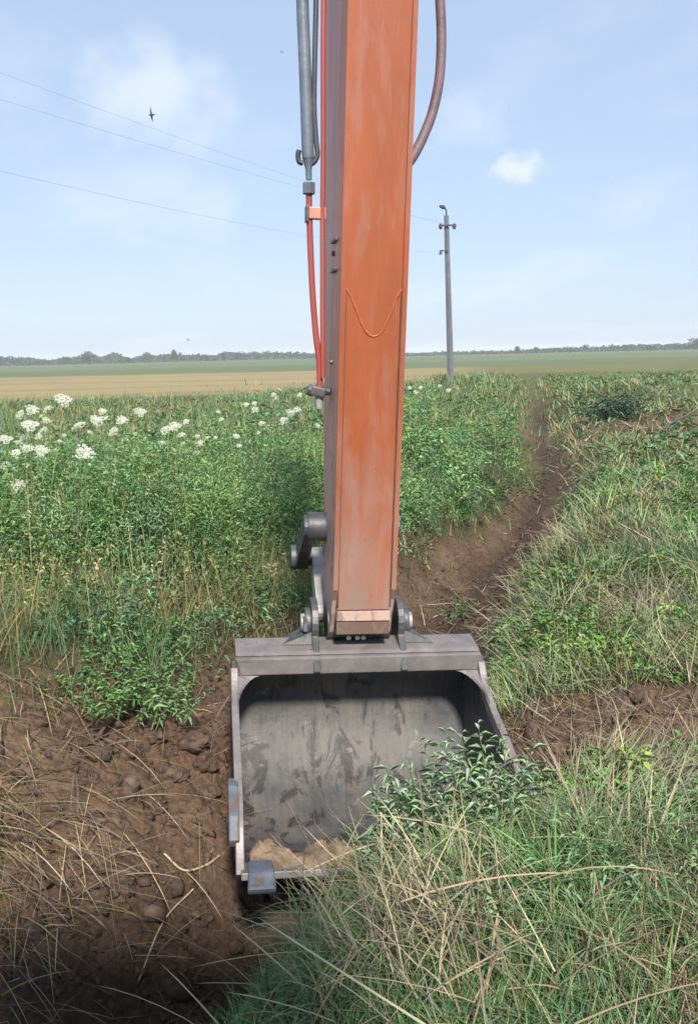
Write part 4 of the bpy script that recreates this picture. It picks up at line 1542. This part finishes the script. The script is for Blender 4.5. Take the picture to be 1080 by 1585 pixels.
leafy_plant('leafy_weed', p, 'green tuft overhanging the left edge of the ditch behind the arm', 18, .55, .6, .11, .022, [(.085, .165, .06), (.11, .19, .07)], None, 24, lean=.6)
p = on_ground(715, 800)
leafy_plant('leafy_weed', p, 'green tuft on the ditch bank next to the arm', 16, .45, .5, .09, .02, [(.085, .165, .06), (.12, .21, .07)], None, 24, lean=.6)
p = on_ground(690, 955)
leafy_plant('leafy_weed', p, 'small green weed on the bare soil just above the bucket corner', 9, .24, .3, .06, .018, [(.1, .19, .08), (.13, .22, .09)], None, 20, lean=.6)
p = at(950, 640, 24)
leafy_plant('leafy_weed', (p.x, p.y, hz(p.x, p.y)), 'dark blue-green thistle mound on the spoil heap at the right', 46, .8, 1.1, .2, .045, [(.09, .16, .11), (.13, .2, .15), (.07, .12, .085)], None, 26, lean=.9)
for px_, py_, lab in ((880, 995, 'bright green leafy weed beside the upper right bucket corner'), (980, 1010, 'bright green leafy weed right of the one by the bucket corner'),
                      (1010, 800, 'bright green leafy weed on the right bank, halfway to the spoil heap'), (900, 915, 'yellow-green leafy weed on the right rim of the ditch')):
    p = on_ground(px_, py_)
    k_ = 1 + p.y * .04
    leafy_plant('leafy_weed', p, lab, 16, .22 * k_, .45 * k_, .075 * k_, .026 * k_, [(.13, .235, .06), (.16, .26, .075), (.1, .19, .06)], None, 20, lean=.7)

# single dry stalks that catch the eye
def stalk(label, pts, rad=.004, mat='stalk'):
    c_ = Vector(pts[0])
    o = MB(c_).tube(spline(pts, 5), rad, 5).build('dry_stalk', M[mat], None, smooth=1)
    o.location = c_
    tag(o, label, 'stalk', 'single dry stalks')
    return o


m, nt, b = new_mat('dry_stalk')
nt.links.new(ramp(nt, noise(nt, 30, 3, .5, objvec(nt)), [(.3, (.3, .24, .15)), (.7, (.52, .43, .28))]), b.inputs['Base Color'])
b.inputs['Roughness'].default_value = .7
M['stalk'] = m
m, nt, b = new_mat('dark_twig')
nt.links.new(ramp(nt, noise(nt, 30, 3, .5, objvec(nt)), [(.3, (.06, .045, .035)), (.7, (.13, .1, .08))]), b.inputs['Base Color'])
M['twig'] = m


def gp(px, py, up=.02):
    q = on_ground(px, py)
    return q + Vector((0, 0, up))


stalk('long pale straw leaning across the dark hole at the lower left', [gp(215, 1525, .01), gp(255, 1465, .05), gp(300, 1390, .03)], .0035)
stalk('upright pale straw in front of the middle of the bucket lip', [at(590, 1475, 3.05), at(591, 1380, 3.12), at(590, 1262, 3.2)], .0035)
stalk('pale straw bent to the right before the bucket, crossing the upright one', [at(588, 1258, 3.22), at(640, 1325, 3.15), at(700, 1400, 3.05), at(712, 1440, 3.0)], .0035)
stalk('pale straw lying along the lip of the bucket', [at(468, 1352, 3.35), at(540, 1320, 3.36), at(600, 1300, 3.38)], .004)
stalk('second upright straw right of the first, before the bucket', [at(640, 1480, 3.0), at(641, 1400, 3.06), at(640, 1310, 3.14)], .003)
stalk('thin dark twig arching up to the right rim of the bucket', [at(722, 1262, 3.5), at(735, 1225, 3.52), at(765, 1195, 3.55), at(805, 1168, 3.6)], .0045, 'twig')
stalk('thin bare stem arching over the bank at the right edge', [gp(930, 830, .05), gp(985, 850, .2), gp(1020, 905, .16), gp(1045, 985, .05)], .0035)
stalk('grey twig lying on the brush at the upper right', [gp(1010, 690, .2), gp(1040, 680, .35), gp(1075, 664, .4)], .02, 'twig')
stalk('broken twig lying under the green tuft on the left bank', [gp(150, 1150), gp(180, 1125, .05), gp(215, 1108, .04)], .008, 'twig')
stalk('curved pale root on the soil left of the bucket tooth', [gp(255, 1335), gp(285, 1358, .02), gp(320, 1355, .02), gp(340, 1335, .03)], .005)

# large clods on the torn bank
CLOD = ['biggest dark clod of the torn bank, near the top left of the bucket side', 'dark clod just below the biggest one on the torn bank', 'dark clod left of and below the biggest one on the torn bank',
        'small clod under the green tuft on the torn bank', 'clod on the torn bank nearest the left side of the bucket', 'lowest clod, far down on the straw-covered slope', 'biggest clod in the brown litter right of the bucket',
        'rightmost clod in the brown litter right of the bucket', 'smallest clod in the brown litter right of the bucket', 'leftmost small clod high on the torn bank']
for i, (px_, py_, sz) in enumerate(((300, 1165, .075), (318, 1190, .06), (275, 1205, .06), (245, 1150, .05), (325, 1230, .05), (150, 1280, .045), (985, 1085, .07), (1015, 1105, .06), (960, 1120, .045), (200, 1175, .045))):
    p = on_ground(px_, py_)
    bm = bmesh.new()
    bmesh.ops.create_icosphere(bm, subdivisions=3, radius=1)
    for v_ in bm.verts:
        q = v_.co
        d_ = float(fbm(np.array([q.x * 1.6 + i * 9]), np.array([q.y * 1.6 + q.z * 1.3]), 200 + i, 4, .6)[0])
        v_.co = Vector((q.x, q.y * .9, q.z * .7)) * sz * (1 + d_ * 1.3)
    me = bpy.data.meshes.new('soil_clod')
    bm.to_mesh(me)
    bm.free()
    me.materials.append(M['clod'])
    o = bpy.data.objects.new('soil_clod', me)
    col.objects.link(o)
    o.location = p + Vector((0, 0, sz * .15))
    o.rotation_euler = (0, 0, i * 1.3)
    tag(o, CLOD[i], 'clod', 'large soil clods')

# earth left inside the bucket by the lip
g = MB(BB)
nu, nv = 26, 12
grid = []
for j in range(nv + 1):
    rowv = []
    for i in range(nu + 1):
        X = BX0 + .05 + .52 * i / nu
        Y = 3.615 + .42 * j / nv
        zf = float(np.interp(Y, [p_[0] for p_ in inner[:20]], [p_[1] for p_ in inner[:20]]))
        e_ = float(fbm(np.array([X * 9]), np.array([Y * 9]), 301, 5, .65)[0])
        env = max(0, 1 - ((i / nu - .42) / .55) ** 4) * max(0, 1 - ((j / nv - .4) / .62) ** 2)
        rowv.append(g.v((X, Y, zf - .02 + (.05 + .24 * e_) * env + .02 * env)))
    grid.append(rowv)
for a_, b_ in zip(grid, grid[1:]):
    for k in range(nu):
        g.bm.faces.new([a_[k], a_[k + 1], b_[k + 1], b_[k]])
m, nt, b = new_mat('dry_clay')
v = objvec(nt)
nt.links.new(ramp(nt, noise(nt, 9, 7, .65, v), [(.32, (.085, .052, .035)), (.5, (.19, .12, .075)), (.62, (.3, .215, .135))]), b.inputs['Base Color'])
b.inputs['Roughness'].default_value = .95
bump(nt, b, noise(nt, 45, 6, .65, v), .9, .012)
M['clay'] = m
sh = g.build('soil_heap', M['clay'], None, smooth=1)
sh.location = arm.location
sh.rotation_euler = arm.rotation_euler
tag(sh, 'tan clay soil left on the bucket floor behind the lip', 'soil')

# ================================================================== utility pole, cables, birds
PD = 45.0
pb = at(697, 590, PD)
pt = at(690.5, 333, PD)
base = Vector((pb.x + .02, PD, hz(pb.x, PD) - .3))
pole = empty('utility_pole', base)
tag(pole, 'grey concrete utility pole with crossarm standing in the field right of the arm', 'pole')
H_ = pt.z - base.z
lx = pt.x - base.x
MB().tube([(0, 0, 0), (lx * .5, 0, H_ * .5), (lx, 0, H_)], [.16, .135, .11], 4).build('shaft', M['concrete'], pole, bevel=.01)


def rel(px, py):
    return at(px, py, PD) - base


ca = MB().box((rel(692, 349).x, -.16, rel(692, 349).z), (.78, .07, .07)).build('crossarm', M['iron'], pole)
for px_ in (681, 702):
    q = rel(px_, 351)
    MB().tube([(q.x, -.2, q.z - .12), (q.x, -.2, q.z - .02), (q.x, -.2, q.z + .06), (q.x, -.2, q.z + .14)], [.05, .09, .08, .03], 10).build('insulator', M['iron'], pole, smooth=1)
q = rel(688, 388)
MB().box((q.x - .05, -.14, q.z), (.36, .06, .06)).build('bracket', M['iron'], pole)
MB().tube([(q.x - .2, -.14, q.z - .02), (q.x - .2, -.14, q.z - .16)], [.05, .08], 10).build('insulator', M['iron'], pole, smooth=1)
q0, q1, q2 = rel(690.5, 334), rel(690, 324), rel(684, 320)
MB().tube(spline([q0, q1, q2], 5), .035, 8).build('lamp_arm', M['iron'], pole, smooth=1)
MB().tube([q2 + Vector((-.12, 0, .05)), q2 + Vector((.05, 0, 0)), q2 + Vector((.14, 0, -.05))], [.05, .1, .05], 10).build('lamp_head', M['iron'], pole, smooth=1)


def cable(label, p_, q_, sag, rad=.003):
    pts = []
    for k in range(41):
        t = k / 40
        v_ = p_.lerp(q_, t)
        v_.z -= sag * 4 * t * (1 - t)
        pts.append(v_)
    o = MB(p_).tube(pts, rad, 5).build('power_cable', M['wire'], None, smooth=1)
    o.location = p_
    tag(o, label, 'cable', 'cables of the power line')


# far ends lie beyond the left edge of the view, at the next pole
def far_end(px, py, dist, a0, k):
    near = at(px, py, dist)
    return a0 + (near - a0) * k


for lab, (sx_, sy_), (ex, ey), d_, sag in (
        ('upper power cable running down from the top left corner to the pole', (681, 346), (0, 78), 22, .45),
        ('second power cable just below the upper one at the left', (702, 348), (0, 114), 21, .5),
        ('lowest power cable, seen faintly left of the arm', (683, 392), (0, 196), 19, .8)):
    a0 = at(sx_, sy_, PD - .2)
    cable(lab, a0, far_end(ex, ey, d_, a0, 1.9), sag)


def bird(p, span, rot, label):
    bm = MB()
    bm.tube([(0, -.42 * span, 0), (0, -.2 * span, .01), (0, 0, .02 * span), (0, .16 * span, .03 * span), (0, .22 * span, .03 * span), (0, .27 * span, .02 * span)],
            [.012 * span, .05 * span, .075 * span, .055 * span, .05 * span, .01 * span], 8)
    for s_ in (-1, 1):
        pts = [(s_ * .04, .1, .03), (s_ * .25, .16, .12), (s_ * .5, .02, .1), (s_ * .27, .03, .11), (s_ * .04, -.1, .03)]
        f = [bm.v(Vector(q_) * span) for q_ in pts]
        f2 = [bm.v(Vector(q_) * span - Vector((0, 0, .018 * span))) for q_ in pts]
        bm.bm.faces.new(f)
        bm.bm.faces.new(f2[::-1])
        for i in range(5):
            bm.bm.faces.new([f[i], f[(i + 1) % 5], f2[(i + 1) % 5], f2[i]])
    o = bm.build('bird', M['bird'], None)
    o.location = p
    o.rotation_euler = rot
    tag(o, label, 'bird', 'birds in the sky')


bird(at(234, 177, 30), .42, (R(20), R(72), R(75)), 'dark bird gliding on its side in front of the pale cloud, upper left')
bird(at(436, 80, 60), .30, (R(10), R(20), R(60)), 'tiny dark bird high in the sky beside the hoses')
bird(at(291, 526, 60), .34, (R(15), R(15), R(80)), 'tiny dark bird low over the horizon left of the arm')


# ================================================================== hazy air over the fields
hb = MB().box((0, 0, 5.0), (5400, 5400, 13.5)).build('haze', M['iron'], None)
m = bpy.data.materials.new('haze')
m.use_nodes = True
nt = m.node_tree
nt.nodes.clear()
vo = nt.nodes.new('ShaderNodeVolumePrincipled')
vo.inputs['Color'].default_value = (.94, .97, 1.0, 1)
vo.inputs['Density'].default_value = .0005
vo.inputs['Anisotropy'].default_value = -.15
nt.links.new(vo.outputs[0], nt.nodes.new('ShaderNodeOutputMaterial').inputs['Volume'])
hb.data.materials.clear()
hb.data.materials.append(m)
tag(hb, kind='stuff')
